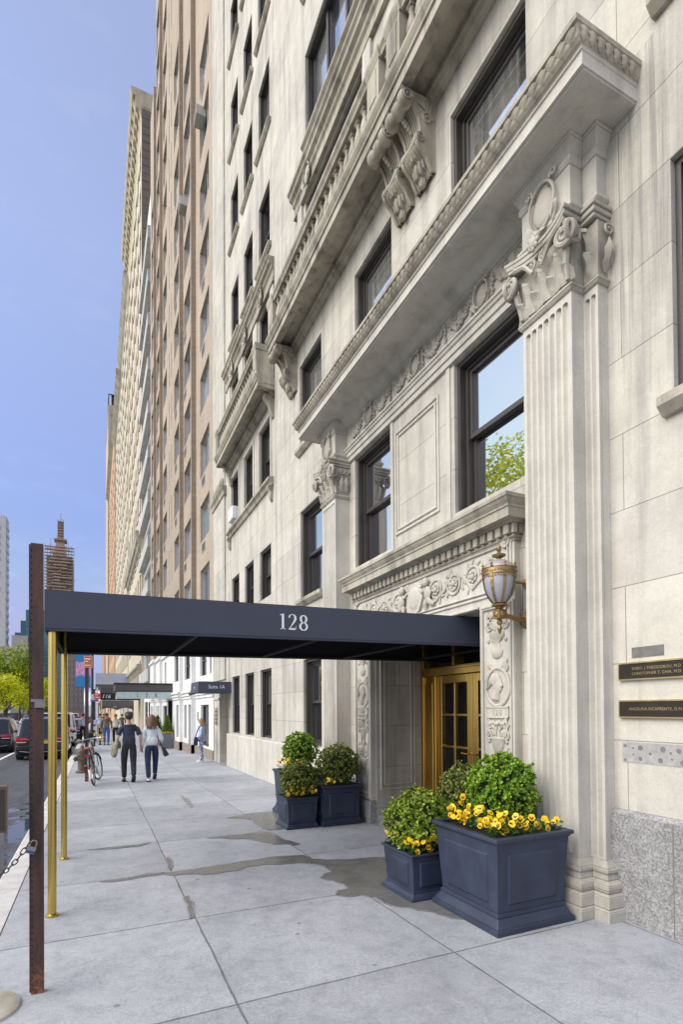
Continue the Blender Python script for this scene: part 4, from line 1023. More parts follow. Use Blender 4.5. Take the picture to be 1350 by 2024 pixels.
def shrub(label,c,r,rz,mat,tufts,ls,seed,group):
    R=random.Random(seed); c=Vector(c)
    t=thing('boxwood_shrub',label,'shrub',(c.x,c.y,c.z-rz),group)
    mb=MB()
    for i in range(tufts):
        z=R.uniform(-.92,1); q=R.uniform(0,2*pi); k=math.sqrt(max(0,1-z*z)); u=Vector((k*math.cos(q),k*math.sin(q),z))
        lump=1+.17*noise.noise(u*2.6+Vector((seed,0,0)))+.11*noise.noise(u*6+Vector((0,seed,0)))
        dd=lump*(1.0 if R.random()<.75 else R.uniform(.78,1.10))
        p=c+Vector((u.x*r,u.y*r,u.z*rz))*dd; ax=(u+Vector((0,0,.35))+Vector((R.gauss(0,.35),R.gauss(0,.35),R.gauss(0,.3)))).normalized()
        k=R.uniform(.55,1.35)
        if R.random()<.05: p=p+u*r*R.uniform(.06,.16); ax=(u+Vector((0,0,.8))).normalized()
        n=R.randint(5,9)
        s1=ax.orthogonal().normalized(); s2=ax.cross(s1)
        for j in range(n):
            a=2*pi*j/n+R.random(); spread=R.uniform(.35,1.15)
            d=ax*(1-.35*spread)+ (s1*math.cos(a)+s2*math.sin(a))*spread
            leafquad(mb,p+ax*ls*.5*R.random(),d,ax,ls*k*R.uniform(.8,1.2),ls*k*.33)
    part('crown',mb,mat,t,recalc=False)
    mb=MB(); mb.ball(c,(r*.84,r*.84,rz*.84),14,9); part('inner_branches',mb,CORE,t,smooth=True)
    mb=MB(); mb.tube([(c.x,c.y,c.z-rz-.06),(c.x+.01,c.y,c.z-rz*.5),(c.x,c.y,c.z)],.02,6); part('trunk',mb,BARK,t)
    return t
def flower_mesh(marked=True):
    mb=MB(); R=random.Random(2)
    def petal(a,L,w,m,z):
        n=7; pts=[(0,0)]
        for i in range(n): q=-1.05+2.1*i/(n-1); pts.append((math.sin(q)*w,L*.42+math.cos(q)*L*.58))
        ca,sa=math.cos(a),math.sin(a)
        vs=[(x*ca-y*sa,x*sa+y*ca,z+.10*(x*x+y*y)/.03*.03) for x,y in pts]
        mb.add(vs,[(0,i,i+1) for i in range(1,n)],m)
    for a,L,w,z in ((.45,.030,.017,-.003),(-.45,.030,.017,-.0025),(1.75,.027,.016,0),(-1.75,.027,.016,.0005),(pi,.028,.021,.001)): petal(a,L,w,0,z)
    for a,L,w in ((1.75,.016,.008),(-1.75,.016,.008),(pi,.018,.011)) if marked else ((pi,.010,.006),): petal(a,L,w,1,.0028)
    mb.ball((0,-.002,.004),(.0035,.0035,.003),6,4,2)
    return mb.mesh('flower',[YEL,PDRK,PLITE],recalc=False)
FLW=flower_mesh(); FLW2=flower_mesh(False)
def pansies(label,c,foliage,flowers,seed,group='yellow pansies planted around the box balls'):
    R=random.Random(seed)
    t=thing('pansy_plant',label,'flowers',c,group)
    mb=MB()
    for (x0,x1,y0,y1,z,n) in foliage:
        for i in range(n):
            p=Vector((R.uniform(x0,x1),R.uniform(y0,y1),z+R.uniform(-.02,.05)))
            a=R.uniform(0,2*pi); d=Vector((math.cos(a),math.sin(a),R.uniform(-.1,.9)))
            leafquad(mb,p,d,Vector((0,0,1)),R.uniform(.028,.05),R.uniform(.010,.016))
    part('leaves',mb,PGRN,t,recalc=False)
    for (x,y,z) in flowers:
        o=inst('flower',FLW if R.random()<.72 else FLW2,t,(x,y,z)); s=R.uniform(.78,1.12); o.scale=(s,s*R.uniform(.85,1.05),s)
        n=Vector((-.35+R.gauss(0,.7),-.65+R.gauss(0,.5),.30+R.gauss(0,.45))).normalized()
        o.rotation_euler=n.to_track_quat('Z','Y').to_euler()
    return t
def planter(label,x0,y0,sx,sy,h,kind='taper',group='navy planters by the entrance'):
    zg=gz(y0+sy/2); cx,cy=x0+sx/2,y0+sy/2
    t=thing('planter',label,'planter',(cx,cy,zg),group)
    a,b=sx/2,sy/2; k=.84 if kind=='taper' else .90; kt=.93 if kind=='taper' else .90
    bt=h*.20
    def fx(s,z0,s2,z1,mb,d=0): mb.frustum(cx-a*s,cx+a*s,cy-b*s,cy+b*s,z0+zg,cx-a*s2,cx+a*s2,cy-b*s2,cy+b*s2,z1+zg)
    mb=MB(); fx(1,.0,1,h*.055,mb); fx(1,h*.055,.97,h*.065,mb); fx(.97,h*.065,k+.03,h*.155,mb); fx(k+.035,h*.156,k+.035,h*.185,mb); fx(k+.03,h*.186,k,bt,mb); part('base',mb,PLNT,t,bevel=.005,seg=2)
    mb=MB(); fx(k,bt,kt,h*.93,mb)
    # raised panels on the four sides
    for s in range(4):
        M=Matrix.Translation((cx,cy,zg))@Matrix.Rotation(s*pi/2,4,'Z')
        A,D=(a,b) if s%2==0 else (b,a)
        def pt(u,v,o):
            z=bt+(h*.93-bt)*v; kk=k+(kt-k)*v; return (A*kk*u, -D*kk-o, z)
        u0,v0,v1=.72,.10,.84
        q=[(-u0,v0),(u0,v0),(u0,v1),(-u0,v1)]
        O=[pt(u,v,.0005) for u,v in q]; P=[pt(u*.955,v0+(v-v0)*.0+ (0.022 if v==v0 else -.022)+ (v-v0),.012) for u,v in q]
        mb.add(O+P,[(4,5,6,7)]+[(i,(i+1)%4,4+(i+1)%4,4+i) for i in range(4)],0,M)
    part('body',mb,PLNT,t,bevel=.004,seg=2)
    mb=MB()
    for q in ((cx-a,cx+a,cy-b,cy-b*.86),(cx-a,cx+a,cy+b*.86,cy+b),(cx-a,cx-a*.86,cy-b*.86,cy+b*.86),(cx+a*.86,cx+a,cy-b*.86,cy+b*.86)): mb.box(*q,zg+h*.955,zg+h)
    fx(kt+.012,h*.925,kt+.04,h*.954,mb)
    if kind!='taper': fx(kt+.03,h*.88,kt+.012,h*.92,mb)
    part('rim',mb,PLNT,t,bevel=.006,seg=2)
    mb=MB(); mb.box(cx-a*.86,cx+a*.86,cy-b*.86,cy+b*.86,zg+h*.956,zg+h*.965); part('soil',mb,SOIL,t)
    return t,zg+h
GS='clipped box balls in the navy planters'
planter('big tapered navy planter nearest the camera with bright green ball and many pansies',2.665,3.09,.78,.83,.71)
planter('low tapered navy planter in front of the big near one, left of it',2.49,3.97,.56,.55,.405)
planter('square navy planter hidden behind the big near planter beside the door',3.06,4.03,.56,.55,.58,'sq')
planter('low tapered navy planter in front of the far group beyond the doorway',2.465,7.21,.50,.52,.44)
planter('upright square navy planter of the far group against the pilaster',3.0,7.16,.64,.62,.58,'sq')
planter('tall tapered navy planter at the back of the far group',2.74,8.02,.72,.75,.71)
shrub('bright green clipped box ball in the big planter nearest the camera',(3.20,3.64,.925),.25,.285,BOXG,1500,.032,1,GS)
shrub('olive green box ball in the low planter left of the big near one',(2.75,4.26,.60),.275,.245,BOXM,1500,.030,2,GS)
shrub('dull olive box ball half hidden behind the big near planter',(3.36,4.30,.80),.27,.25,BOXO,1000,.032,3,GS)
shrub('small brownish box ball in the low planter of the far group',(2.74,7.47,.62),.25,.235,BOXO,900,.032,4,GS)
shrub('rounded olive box ball in the upright square far planter',(3.38,7.47,.80),.29,.255,BOXO,1000,.032,5,GS)
shrub('bright green box ball at the back of the far group',(3.11,8.40,.97),.25,.255,BOXG,900,.032,6,GS)
R=random.Random(11)
fl=[]
for i in range(58):
    a=R.random(); b=R.random(); fl.append((2.68+.26*b,3.16+.68*a,.735+R.uniform(0,.04)+.10*b*(.4+.6*a)))
for i in range(5): fl.append((R.uniform(2.68,2.74),R.uniform(3.18,3.6),.71+R.uniform(0,.04)))
for x,z in((2.80,.715),(2.86,.71),(2.93,.715),(2.90,.76),(3.0,.73),(3.02,.755),(3.05,.72),(3.12,.745),(3.17,.72),(3.10,.79),(3.22,.765),(3.27,.73),(3.33,.735),(3.37,.745),(3.40,.73),(2.97,.79),(3.24,.70)): fl.append((x,3.16+R.uniform(0,.06),z))
pansies('thick bank of yellow pansies spilling over the big near planter',(3.05,3.5,.69),[(2.70,3.40,3.14,3.30,.695,330),(2.70,2.95,3.15,3.88,.72,420),(2.8,3.40,3.3,3.85,.69,120)],fl,1)
fl=[(R.uniform(2.50,2.60),R.uniform(4.02,4.5),.42+R.uniform(0,.09)) for i in range(14)]+[(R.uniform(2.52,2.90),R.uniform(3.96,4.05),.39+R.uniform(0,.12)) for i in range(22)]
pansies('yellow pansies under the box ball in the low near planter',(2.75,4.2,.38),[(2.52,2.98,3.99,4.08,.395,130),(2.5,2.62,4.0,4.5,.395,130)],fl,2)
fl=[(R.uniform(2.48,2.95),R.uniform(7.19,7.30),.41+R.uniform(0,.11)) for i in range(19)]
pansies('few yellow pansies under the brownish ball in the far low planter',(2.72,7.45,.38),[(2.48,2.95,7.22,7.36,.40,190),(2.48,2.6,7.25,7.7,.40,80)],fl,3)
fl=[(R.uniform(3.05,3.34),R.uniform(7.18,7.26),.56+R.uniform(0,.07)) for i in range(7)]
pansies('sparse yellow pansies along the front of the square far planter',(3.3,7.4,.52),[(3.04,3.6,7.18,7.30,.545,170)],fl,4)
fl=[(R.uniform(2.77,3.02),R.uniform(8.05,8.7),.72+R.uniform(0,.13)) for i in range(26)]
pansies('dense heap of yellow pansies on the left of the tallest far planter',(2.8,8.4,.65),[(2.78,3.1,8.06,8.7,.67,220)],fl,5)
# ------------------------------------------------------------------ kerbside furniture
def rustmat():
    m,nt,b=newmat('rusty_paint'); N=NT(nt); p=N.pos()
    col=N.mix(N.ramp(N.noise(N.map(p,(6,6,1.4)),3,6,.7),[(.35,0),(.62,1)]),(.030,.024,.021),(.095,.042,.030))
    sx=N.n('SeparateXYZ'); N.l(p,sx.inputs[0])
    rz=N.math('MULTIPLY',N.ramp(N.math('ADD',sx.outputs['Z'],N.math('MULTIPLY',N.noise(p,18,4,.7),.2)),[(.10,1),(.26,0)]),N.ramp(N.noise(p,25,4,.7),[(.45,0),(.55,1)]))
    col=N.mix(rz,col,(.26,.10,.04)); N.l(col,b.inputs['Base Color']); b.inputs['Roughness'].default_value=.62; N.l(N.bump(N.noise(p,70,3,.7),.35,.003),b.inputs['Normal']); return m
RUST=rustmat()
STEEL=plain('galvanised_steel',(.32,.32,.33),.45,.8,.2,12)
def channel_post(x,y,w,zt,mat,lean=0):
    mb=MB(); z0=gz(y)-.05
    M=Matrix.Translation((x,y,0))@Matrix.Rotation(lean,4,'Y')
    h=w/2
    mb.prism([(-h,.0),(h,0),(h,.04),(h-.006,.04),(h-.006,.006),(-h+.006,.006),(-h+.006,.04),(-h-.012,.04),(-h-.012,.034),(-h,.034)],z0,zt,'z',0,M)
    z=z0+.1
    while z<zt-.03:
        mb.box(-h+.003,-h+.0075,-.0008,.001,z,z+.013,1,M); z+=.038
    return mb
DHOLE=plain('punched_hole',(.006,.005,.005),.9)
PO=thing('sign_post','rusty brown punched channel post, tall and bare, nearest the camera','post',(-.305,3.684,gz(3.68)))
part('channel',channel_post(-.305,3.684,.066,2.655,[RUST],rad(-.25)),[RUST,DHOLE],PO)
mb=MB(); mb.lathe([(.045,0),(.047,.02),(.041,.025)],(-.305,3.70,1.62),10); 
mb=MB(); mb.box(-.345,-.268,3.676,3.73,1.70,1.716); mb.box(-.325,-.27,3.672,3.683,1.665,1.70); part('tape',mb,plain('grey_tape',(.22,.22,.23),.6,0,.3,20),PO)
CHN=thing('chain','rusty chain hanging from the near post','chain',(-.36,3.66,.85))
import itertools
pts=[]
P0=Vector((-.345,3.66,.875));P1=Vector((-.60,3.62,.70))
for i in range(13):
    t=i/12; p=P0.lerp(P1,t); p.z-=.10*4*t*(1-t)*.7; pts.append(p)
mb=MB()
for i in range(12):
    a,b=pts[i],pts[i+1]; d=(b-a).normalized(); s=d.cross(Vector((0,1,0))).normalized() if i%2 else Vector((0,1,0)); c=(a+b)/2; L=(b-a).length*.62
    mb.tube([c+d*L*math.cos(2*pi*k/10)+s*.0115*math.sin(2*pi*k/10) for k in range(10)],.0036,5,closed=True)
part('links',mb,RUST,CHN,smooth=True)
PL=thing('padlock','blue and steel padlock on the chain at the near post','padlock',(-.335,3.655,.84))
mb=MB(); M=Matrix.Translation((-.335,3.655,.835))@Matrix.Rotation(rad(20),4,'Y')
mb.box(-.024,.024,-.012,.012,-.03,.012,0,M); mb.box(-.0245,.0245,-.0125,.0125,-.028,-.010,1,M); part('lock_body',mb,[STEEL,plain('blue_band',(.02,.07,.25),.4)],PL,bevel=.003)
mb=MB(); mb.tube([M@Vector(p) for p in((-.016,0,.012),(-.016,0,.035),(-.008,0,.047),(.008,0,.047),(.016,0,.035),(.016,0,.012))],.0045,6); part('shackle',mb,STEEL,PL,smooth=True)
SG=thing('sign_stand','bronze framed sign panel on a round stone coloured base at the kerb','sign stand',(-.60,3.56,gz(3.56)))
mb=MB(); mb.lathe([(0,.07),(.05,.068),(.12,.055),(.185,.03),(.21,.012),(.215,-.01)],(-.595,3.60,gz(3.6)),32); part('base',mb,plain('worn_cream_enamel',(.50,.46,.38),.28,0,.3,5),SG,smooth=True)
mb=MB(); mb.tube([(-.595,3.60,0),(-.595,3.60,.95)],.02,10); part('pole',mb,FRAME,SG)
mb=MB(); mb.box(-.78,-.447,3.53,3.60,.965,1.225); mb.box(-.765,-.458,3.525,3.53,.98,1.21,1); part('panel',mb,[plain('bronze_box',(.15,.105,.07),.4,.4,.2),plain('bronze_face',(.05,.04,.035),.3)],SG,bevel=.006)
# regulation sign post by the bicycle
SP=thing('sign_post','slim brown kerb post carrying an orange parking sign, bicycle leaning on it','post',(-.165,14.75,gz(14.75)))
part('channel',channel_post(-.165,14.75,.07,3.0,None),[RUST,DHOLE],SP)
ORG=plain('orange_sign_face',(.62,.16,.03),.5)
mb=MB(); mb.box(-.235,-.045,14.70,14.708,2.70,2.985,1); mb.box(-.228,-.052,14.697,14.70,2.707,2.978)
mb.box(-.215,-.09,14.694,14.697,2.90,2.925,1); mb.box(-.215,-.14,14.694,14.697,2.84,2.86,1); mb.box(-.215,-.08,14.694,14.697,2.745,2.765,1); part('orange_sign',mb,[ORG,WHT],SP)
# bicycle (rear towards the camera)
BK=thing('bicycle','black city bicycle with brown saddle and white mudguard tip locked to the slim kerb post','bicycle',(.03,14.4,gz(14.4)))
TYRE=plain('tyre_rubber',(.018,.018,.018),.7); CHR=plain('chrome',(.6,.6,.62),.18,1); BLK=plain('black_enamel',(.015,.015,.017),.3); SADL=plain('brown_leather',(.30,.12,.06),.5); REDL=plain('red_reflector',(.45,.015,.012),.25)
# local frame: s along travel, u sideways, z up; leaning to the left, front turned right
MBK=Matrix.Translation((.0,13.86,gz(13.9)))@Matrix.Rotation(rad(-6),4,'Z')@Matrix.Rotation(rad(-9),4,'Y')
def bp(s,u,z): return MBK@Vector((u,s,z))
def wheel(s,turn=0):
    T=MBK@Matrix.Translation((0,s,.345))@Matrix.Rotation(turn,4,'Z')
    mb=MB(); n=28; mb.tube([T@Vector((0,.325*math.cos(2*pi*i/n),.325*math.sin(2*pi*i/n))) for i in range(n)],.021,7,closed=True); w=part('wheel',mb,TYRE,BK,smooth=True)
    mb=MB(); mb.tube([T@Vector((0,.300*math.cos(2*pi*i/n),.300*math.sin(2*pi*i/n))) for i in range(n)],.010,5,closed=True)
    for i in range(16): q=2*pi*i/16; mb.tube([T@Vector((.02*(-1)**i,.02*math.cos(q+1),.02*math.sin(q+1))),T@Vector((0,.3*math.cos(q),.3*math.sin(q)))],.0022,3)
    mb.tube([T@Vector((-.05,0,0)),T@Vector((.05,0,0))],.02,7); part('rim',mb,CHR,w)
    return T
T1=wheel(0); T2=wheel(1.07,rad(-14))
mb=MB(); t=lambda a,b,r=.016: mb.tube([bp(*a),bp(*b)],r,7)
t((0,.05,.345),(.42,.02,.30),.011); t((0,-.05,.345),(.42,-.02,.30),.011); t((0,.05,.345),(.24,.0,.78),.010); t((0,-.05,.345),(.24,0,.78),.010)
t((.42,0,.30),(.22,0,.86)); t((.42,0,.30),(.90,0,.80),.02); t((.27,0,.74),(.88,0,.88)); t((.86,0,.98),(.93,0,.72),.021); t((.93,.05,.72),(1.07,.045,.345),.011); t((.93,-.05,.72),(1.07,-.045,.345),.011)
part('frame',mb,BLK,BK,smooth=True)
mb=MB(); mb.tube([bp(.86,0,.98),bp(.85,0,1.08)],.016,7); mb.tube([bp(.62,-.33,1.05),bp(.74,-.30,1.07),bp(.84,-.16,1.06),bp(.86,0,1.07),bp(.84,.16,1.06),bp(.74,.30,1.07),bp(.62,.33,1.05)],.013,7); mb.ball(bp(.96,0,1.0),.045,8,6); part('handlebar',mb,CHR,BK,smooth=True)
for s in(-1,1):
    mb=MB(); mb.tube([bp(.60,s*.332,1.047),bp(.72,s*.305,1.068)],.019,7); part('grip',mb,SADL,BK)
mb=MB(); mb.add([bp(*p) for p in((.06,-.09,.90),(.06,.09,.90),(.20,.06,.905),(.36,.02,.90),(.36,-.02,.90),(.20,-.06,.905),(.05,-.09,.86),(.05,.09,.86),(.20,.05,.87),(.36,.015,.88),(.36,-.015,.88),(.20,-.05,.87))],[(0,1,2,5),(5,2,3,4),(6,11,8,7),(11,10,9,8),(0,6,7,1),(1,7,8,2),(2,8,9,3),(3,9,10,4),(4,10,11,5),(5,11,6,0)]); part('saddle',mb,SADL,BK,smooth=True,bevel=.012)
def guard(s,a0,a1,mat,Tm,nm):
    mb=MB(); n=12
    for i in range(n):
        q0=rad(a0+(a1-a0)*i/n);q1=rad(a0+(a1-a0)*(i+1)/n)
        for (u0,d0),(u1,d1) in (((-.032,-.012),(0,.004)),((0,.004),(.032,-.012))):
            f=lambda u,d,q: Tm@Vector((u,(.362+d)*math.cos(q),(.362+d)*math.sin(q)))
            mb.quad(f(u0,d0,q0),f(u1,d1,q0),f(u1,d1,q1),f(u0,d0,q1))
    return part(nm,mb,mat,BK,smooth=True)
guard(0,20,165,BLK,T1,'mudguard'); guard(0,165,205,WHT,T1,'mudguard'); guard(1.07,20,150,BLK,T2,'mudguard')
mb=MB(); mb.ball(bp(-.385,0,.45),(.028,.02,.04),8,5); part('reflector',mb,REDL,BK)
mb=MB()
for u in(-.06,0,.06): mb.tube([bp(.2,u,.735),bp(-.32,u,.74)],.006,5)
mb.tube([bp(-.32,-.06,.74),bp(-.32,.06,.74)],.006,5); mb.tube([bp(-.3,-.06,.74),bp(0,-.06,.345)],.006,5); mb.tube([bp(-.3,.06,.74),bp(0,.06,.345)],.006,5); part('luggage_rack',mb,BLK,BK)
mb=MB(); mb.box(-.05,.05,-.345,-.325,.70,.745,0,MBK); part('tail_light',mb,REDL,BK)
mb=MB(); mb.lathe([(0,0),(.095,0),(.095,.01),(0,.01)],(0,0,0),16,M=MBK@Matrix.Translation((.05,.42,.30))@Matrix.Rotation(pi/2,4,'Y')); mb.tube([bp(.42,.06,.30),bp(.46,.10,.15)],.011,5); mb.box(.09,.19,.42,.50,.135,.155,0,MBK); mb.tube([bp(.42,-.06,.30),bp(.38,-.10,.46)],.011,5); mb.box(-.19,-.09,.34,.42,.45,.47,0,MBK); part('crank',mb,CHR,BK)
mb=MB(); mb.tube([bp(.42,.07,.39),bp(.05,.06,.40),bp(0,.06,.345),bp(.05,.06,.29),bp(.42,.07,.21),bp(.51,.07,.3)],.007,5,closed=True); part('chain_cover',mb,BLK,BK)
# hydrant
HY=thing('fire_hydrant','brown painted fire hydrant at the kerb behind the bicycle','hydrant',(-.32,17.1,gz(17.1)))
HYM=plain('hydrant_paint',(.11,.075,.055),.6,0,.3,10); z=gz(17.1)
mb=MB(); mb.lathe([(.17,0),(.17,.04),(.12,.06),(.11,.10),(.11,.46),(.15,.48),(.15,.52),(.12,.53),(.13,.60),(.10,.68),(.05,.73),(.04,.78),(0,.78)],(-.32,17.1,z),16); part('barrel',mb,HYM,HY,smooth=True)
for dx,dy in((-1,0),(1,0),(0,-1)):
    mb=MB(); M=Matrix.Translation((-.32,17.1,z+.40))@Vector((dx,dy,0)).to_track_quat('Z','Y').to_matrix().to_4x4(); mb.lathe([(.06,.08),(.06,.15),(.08,.155),(.08,.20),(.03,.205),(.025,.23),(0,.23)],(0,0,0),10,M=M); part('outlet_cap',mb,HYM,HY,smooth=True)
# lamp posts with park banners
LGT=plain('lamp_globe',(.75,.75,.72),.4)
BAN=None
def banner_mat():
    m,nt,b=newmat('printed_banner'); N=NT(nt); tc=N.n('TexCoord').outputs['Object']
    sx=N.n('SeparateXYZ'); N.l(tc,sx.inputs[0])
    mask=N.ramp(N.math('ADD',N.math('ABSOLUTE',N.math('SUBTRACT',sx.outputs['Z'],.15)),N.math('MULTIPLY',N.noise(tc,3,4,.6),.5)),[(.62,1),(.75,0)])
    pink=N.mix(N.ramp(N.noise(tc,7,5,.6),[(.4,0),(.6,1)]),(.52,.20,.42),(.72,.42,.60)); N.l(N.mix(mask,(.02,.22,.50),pink),b.inputs['Base Color']); b.inputs['Roughness'].default_value=.7; return m
BAN=banner_mat()
def lamp_post(x,y,label,group,ban=True,h=7.2):
    z=gz(y); t=thing('street_lamp',label,'street lamp',(x,y,z),group)
    mb=MB(); mb.lathe([(.26,0),(.26,.10),(.22,.14),(.24,.35),(.20,.55),(.14,.62),(.16,.68),(.11,.75),(.10,1.5),(.085,1.55),(.10,1.62),(.08,1.7),(.065,h-1.4),(.09,h-1.36),(.05,h-1.3),(.05,h-.6),(.0,h-.6)],(x,y,z),12); part('column',mb,IRON,t,smooth=True)
    mb=MB(); mb.tube([(x,y,z+h-.9),(x-.3,y,z+h-.35),(x-.9,y,z+h-.12),(x-1.6,y,z+h-.2)],.03,6); part('arm',mb,IRON,t)
    mb=MB(); mb.lathe([(0,.0),(.16,-.02),(.22,-.14),(.14,-.26),(0,-.3)],(x-1.6,y,z+h-.2),12); part('lamp_head',mb,LGT,t,smooth=True)
    if ban:
        mb=MB(); mb.box(x-.95,x-.10,y-.012,y+.012,z+3.42,z+5.46); o=part('banner',mb,BAN,t); 
        o.data.transform(Matrix.Translation((.5,0,-4.4))); o.location=(-.5,0,4.4)
        mb=MB()
        for zz in(3.40,5.48): mb.tube([(x,y,z+zz),(x-.97,y,z+zz)],.02,5)
        part('banner_rod',mb,IRON,t)
    return t
lamp_post(-.12,37.5,'black cast iron lamp post with blue and pink banner on the near kerb','lamp posts with park banners',True,8.2)
lamp_post(-20.4,168,'distant lamp post with small banner in front of the park trees, left one','lamp posts with park banners',True,9)
lamp_post(-20.4,196,'distant lamp post with small banner in front of the park trees, right one','lamp posts with park banners',True,9)
# bus stop and other poles
BS=thing('bus_stop_sign','kerb pole with pale blue timetable box, red plate and stickers','bus stop sign',(.02,31,gz(31)))
z=gz(31)
mb=MB(); mb.box(-.05,.05,30.95,31.05,z,z+3.0); part('pole',mb,IRON,BS)
mb=MB(); mb.box(-.19,.20,30.86,30.92,z+2.35,z+2.72); mb.box(-.19,.20,30.855,30.86,z+2.35,z+2.44,1); part('timetable_box',mb,[plain('pale_blue_panel',(.55,.62,.78),.4),plain('blue_panel',(.10,.14,.35),.4)],BS)
mb=MB(); mb.box(-.02,.30,30.80,30.83,z+2.48,z+2.78); mb.box(.04,.24,30.79,30.80,z+2.55,z+2.59,1); mb.box(.04,.18,30.79,30.80,z+2.68,z+2.72,1); part('red_plate',mb,[plain('red_sign',(.62,.06,.03),.5),WHT],BS)
mb=MB(); mb.box(-.04,.06,30.93,30.95,z+1.15,z+1.38); mb.box(-.04,.06,30.93,30.95,z+.85,z+1.05); mb.box(-.035,.055,30.93,30.95,z+.55,z+.72,1); part('sticker',mb,[plain('sticker_pale',(.62,.55,.70),.6),plain('sticker_yellow',(.6,.6,.15),.6)],BS)
NB=thing('news_rack','slim yellow newspaper box beyond the kerb poles','news box',(.28,32.4,gz(32.4))); z=gz(32.4)
mb=MB(); mb.box(.18,.40,32.3,32.7,z+.25,z+1.05); mb.box(.21,.37,32.29,32.3,z+.6,z+.95,1); part('cabinet',mb,[plain('yellow_paint',(.65,.42,.02),.45),DG],NB,bevel=.01)
mb=MB(); mb.box(.25,.33,32.4,32.55,z,z+.25); mb.box(.2,.38,32.35,32.6,z,z+.03); part('stand',mb,IRON,NB)
# ------------------------------------------------------------------ neighbours along the street
def brickmat(name,c1,c2,mort):
    m,nt,b=newmat(name); N=NT(nt); p=N.pos(); sx=N.n('SeparateXYZ'); N.l(p,sx.inputs[0]); cb=N.n('CombineXYZ')
    N.l(N.math('ADD',sx.outputs['Y'],sx.outputs['X']),cb.inputs[0]); N.l(sx.outputs['Z'],cb.inputs[1])
    br=N.n('TexBrick'); N.l(cb.outputs[0],br.inputs['Vector']); br.inputs['Scale'].default_value=1; br.inputs['Brick Width'].default_value=.21; br.inputs['Row Height'].default_value=.072; br.inputs['Mortar Size'].default_value=.006
    for k,c in (('Color1',c1),('Color2',c2),('Mortar',mort)): br.inputs[k].default_value=(*c,1)
    col=N.mix(1,br.outputs['Color'],N.ramp(N.noise(p,.35,5,.65),[(.3,.86),(.7,1.08)]),'MULTIPLY'); col=N.mix(1,col,N.ramp(N.noise(N.map(p,(3,3,.2)),1.5,4,.6),[(.3,.86),(.6,1)]),'MULTIPLY')
    N.l(col,b.inputs['Base Color']); b.inputs['Roughness'].default_value=.9; N.l(N.bump(br.outputs['Fac'],-.3,.006),b.inputs['Normal']); return m
BRK=brickmat('tan_brick',(.34,.272,.205),(.42,.342,.263),(.43,.38,.32)); BRKD=brickmat('rust_brick',(.265,.205,.15),(.335,.265,.195),(.33,.28,.22))
ALU=plain('aluminium_frame',(.42,.43,.44),.4,.5); LINTEL=plain('ochre_lintel',(.26,.21,.12),.8)
GRILL=plain('vent_grill',(.05,.05,.05),.6); TAUPE=plain('brown_base',(.25,.20,.17),.8,0,.2)
K=thing('brick_building','tall tan brick apartment block with stepped front and white painted base','building',(3.6,27,0))
secs=[(3.88,19.21,22.9,60),(3.70,22.9,25.2,60),(3.54,25.2,32.0,60),(3.40,32.0,34.1,57),(3.27,34.1,36.3,40)]
cols=[(0,20.05,21.92,9),(1,23.10,25.0,10),(2,25.4,27.1,11),(2,30.05,31.75,14),(3,32.15,33.9,15),(4,34.3,35.7,11)]
GB={0:[(20.1,21.75,.22,1.82),(19.5,19.95,2.95,4.2),(20.5,21.9,2.95,4.2)],1:[(23.0,23.7,-.2,1.85),(24.2,24.9,.35,1.85),(23.2,24.8,2.95,4.2)],2:[(25.5,26.2,.35,1.85),(27.6,29.4,-.5,2.1),(25.5,26.9,2.95,4.2),(29.8,31.6,.35,1.85),(30.1,30.8,2.95,4.2)],3:[(32.3,32.9,.3,1.85),(33.2,33.8,.3,1.85)],4:[(34.4,34.9,.3,1.85),(35.2,35.8,.3,1.85)]}
for i,(x,a,b,h) in enumerate(secs):
    ops=[(c[1],c[2],5.7+2.6*k,7.2+2.6*k) for c in cols if c[0]==i for k in range(c[3])]
    if i==2: ops+=[(y,y+.14,5.5+2.6*k,7.3+2.6*k,.12) for y in(28.0,28.9) for k in range(14)]
    mb=MB(); wall(mb,x,a,b,4.7,h,ops,.22); mb.quad((x,a,4.7),(x,a,h),(5,a,h),(5,a,4.7)) if i==0 else None
    mb.quad((x,a,h),(5.2,a,h),(5.2,b,h),(x,b,h)); part('wall',mb,BRK,K,recalc=False)
    if i:
        px=secs[i-1][0]; mb=MB(); mb.quad((x,a,4.7),(x,a,h),(px+.3,a,h),(px+.3,a,4.7)); mb.box(x-.012,x+.001,a,a+.22,4.7,h); part('pier',mb,BRKD,K)
    mb=MB(); wall(mb,x-.03,a-.001,b,-.6,4.7,GB[i],.25); mb.quad((x-.03,a,-.6),(x-.03,a,4.7),(4.2,a,4.7),(4.2,a,-.6)); mb.quad((x-.03,a,4.7),(4.2,a,4.7),(4.2,b,4.7),(x-.03,b,4.7))
    for z,p,t in((2.10,.05,.06),(2.22,.07,.07),(2.36,.09,.09),(4.45,.08,.12)): mb.box(x-.03-p,x-.02,a,b,z,z+t)
    part('painted_base',mb,WHITE,K,recalc=False)
    mb=MB(); y=a
    for o in sorted(GB[i]):
        if o[2]<0 and o[0]>27: mb.box(x-.07,x+.1,y,o[0],-.6,.17); y=o[1]
    mb.box(x-.07,x+.1,y,b,-.6,.17); part('plinth',mb,TAUPE,K)
    for o in GB[i]:
        if o[2]<0 and o[0]<25:
            mb=MB(); mb.box(x+.12,x+.2,o[0]+.002,o[1]-.002,-.5,1.848); part('service_door',mb,plain('brown_door',(.10,.085,.075),.5),K)
        if o[2]>0: window(K,x-.03,*o,d=.12,kind='far',gls=GLASSD if o[2]<1 else GLASS)
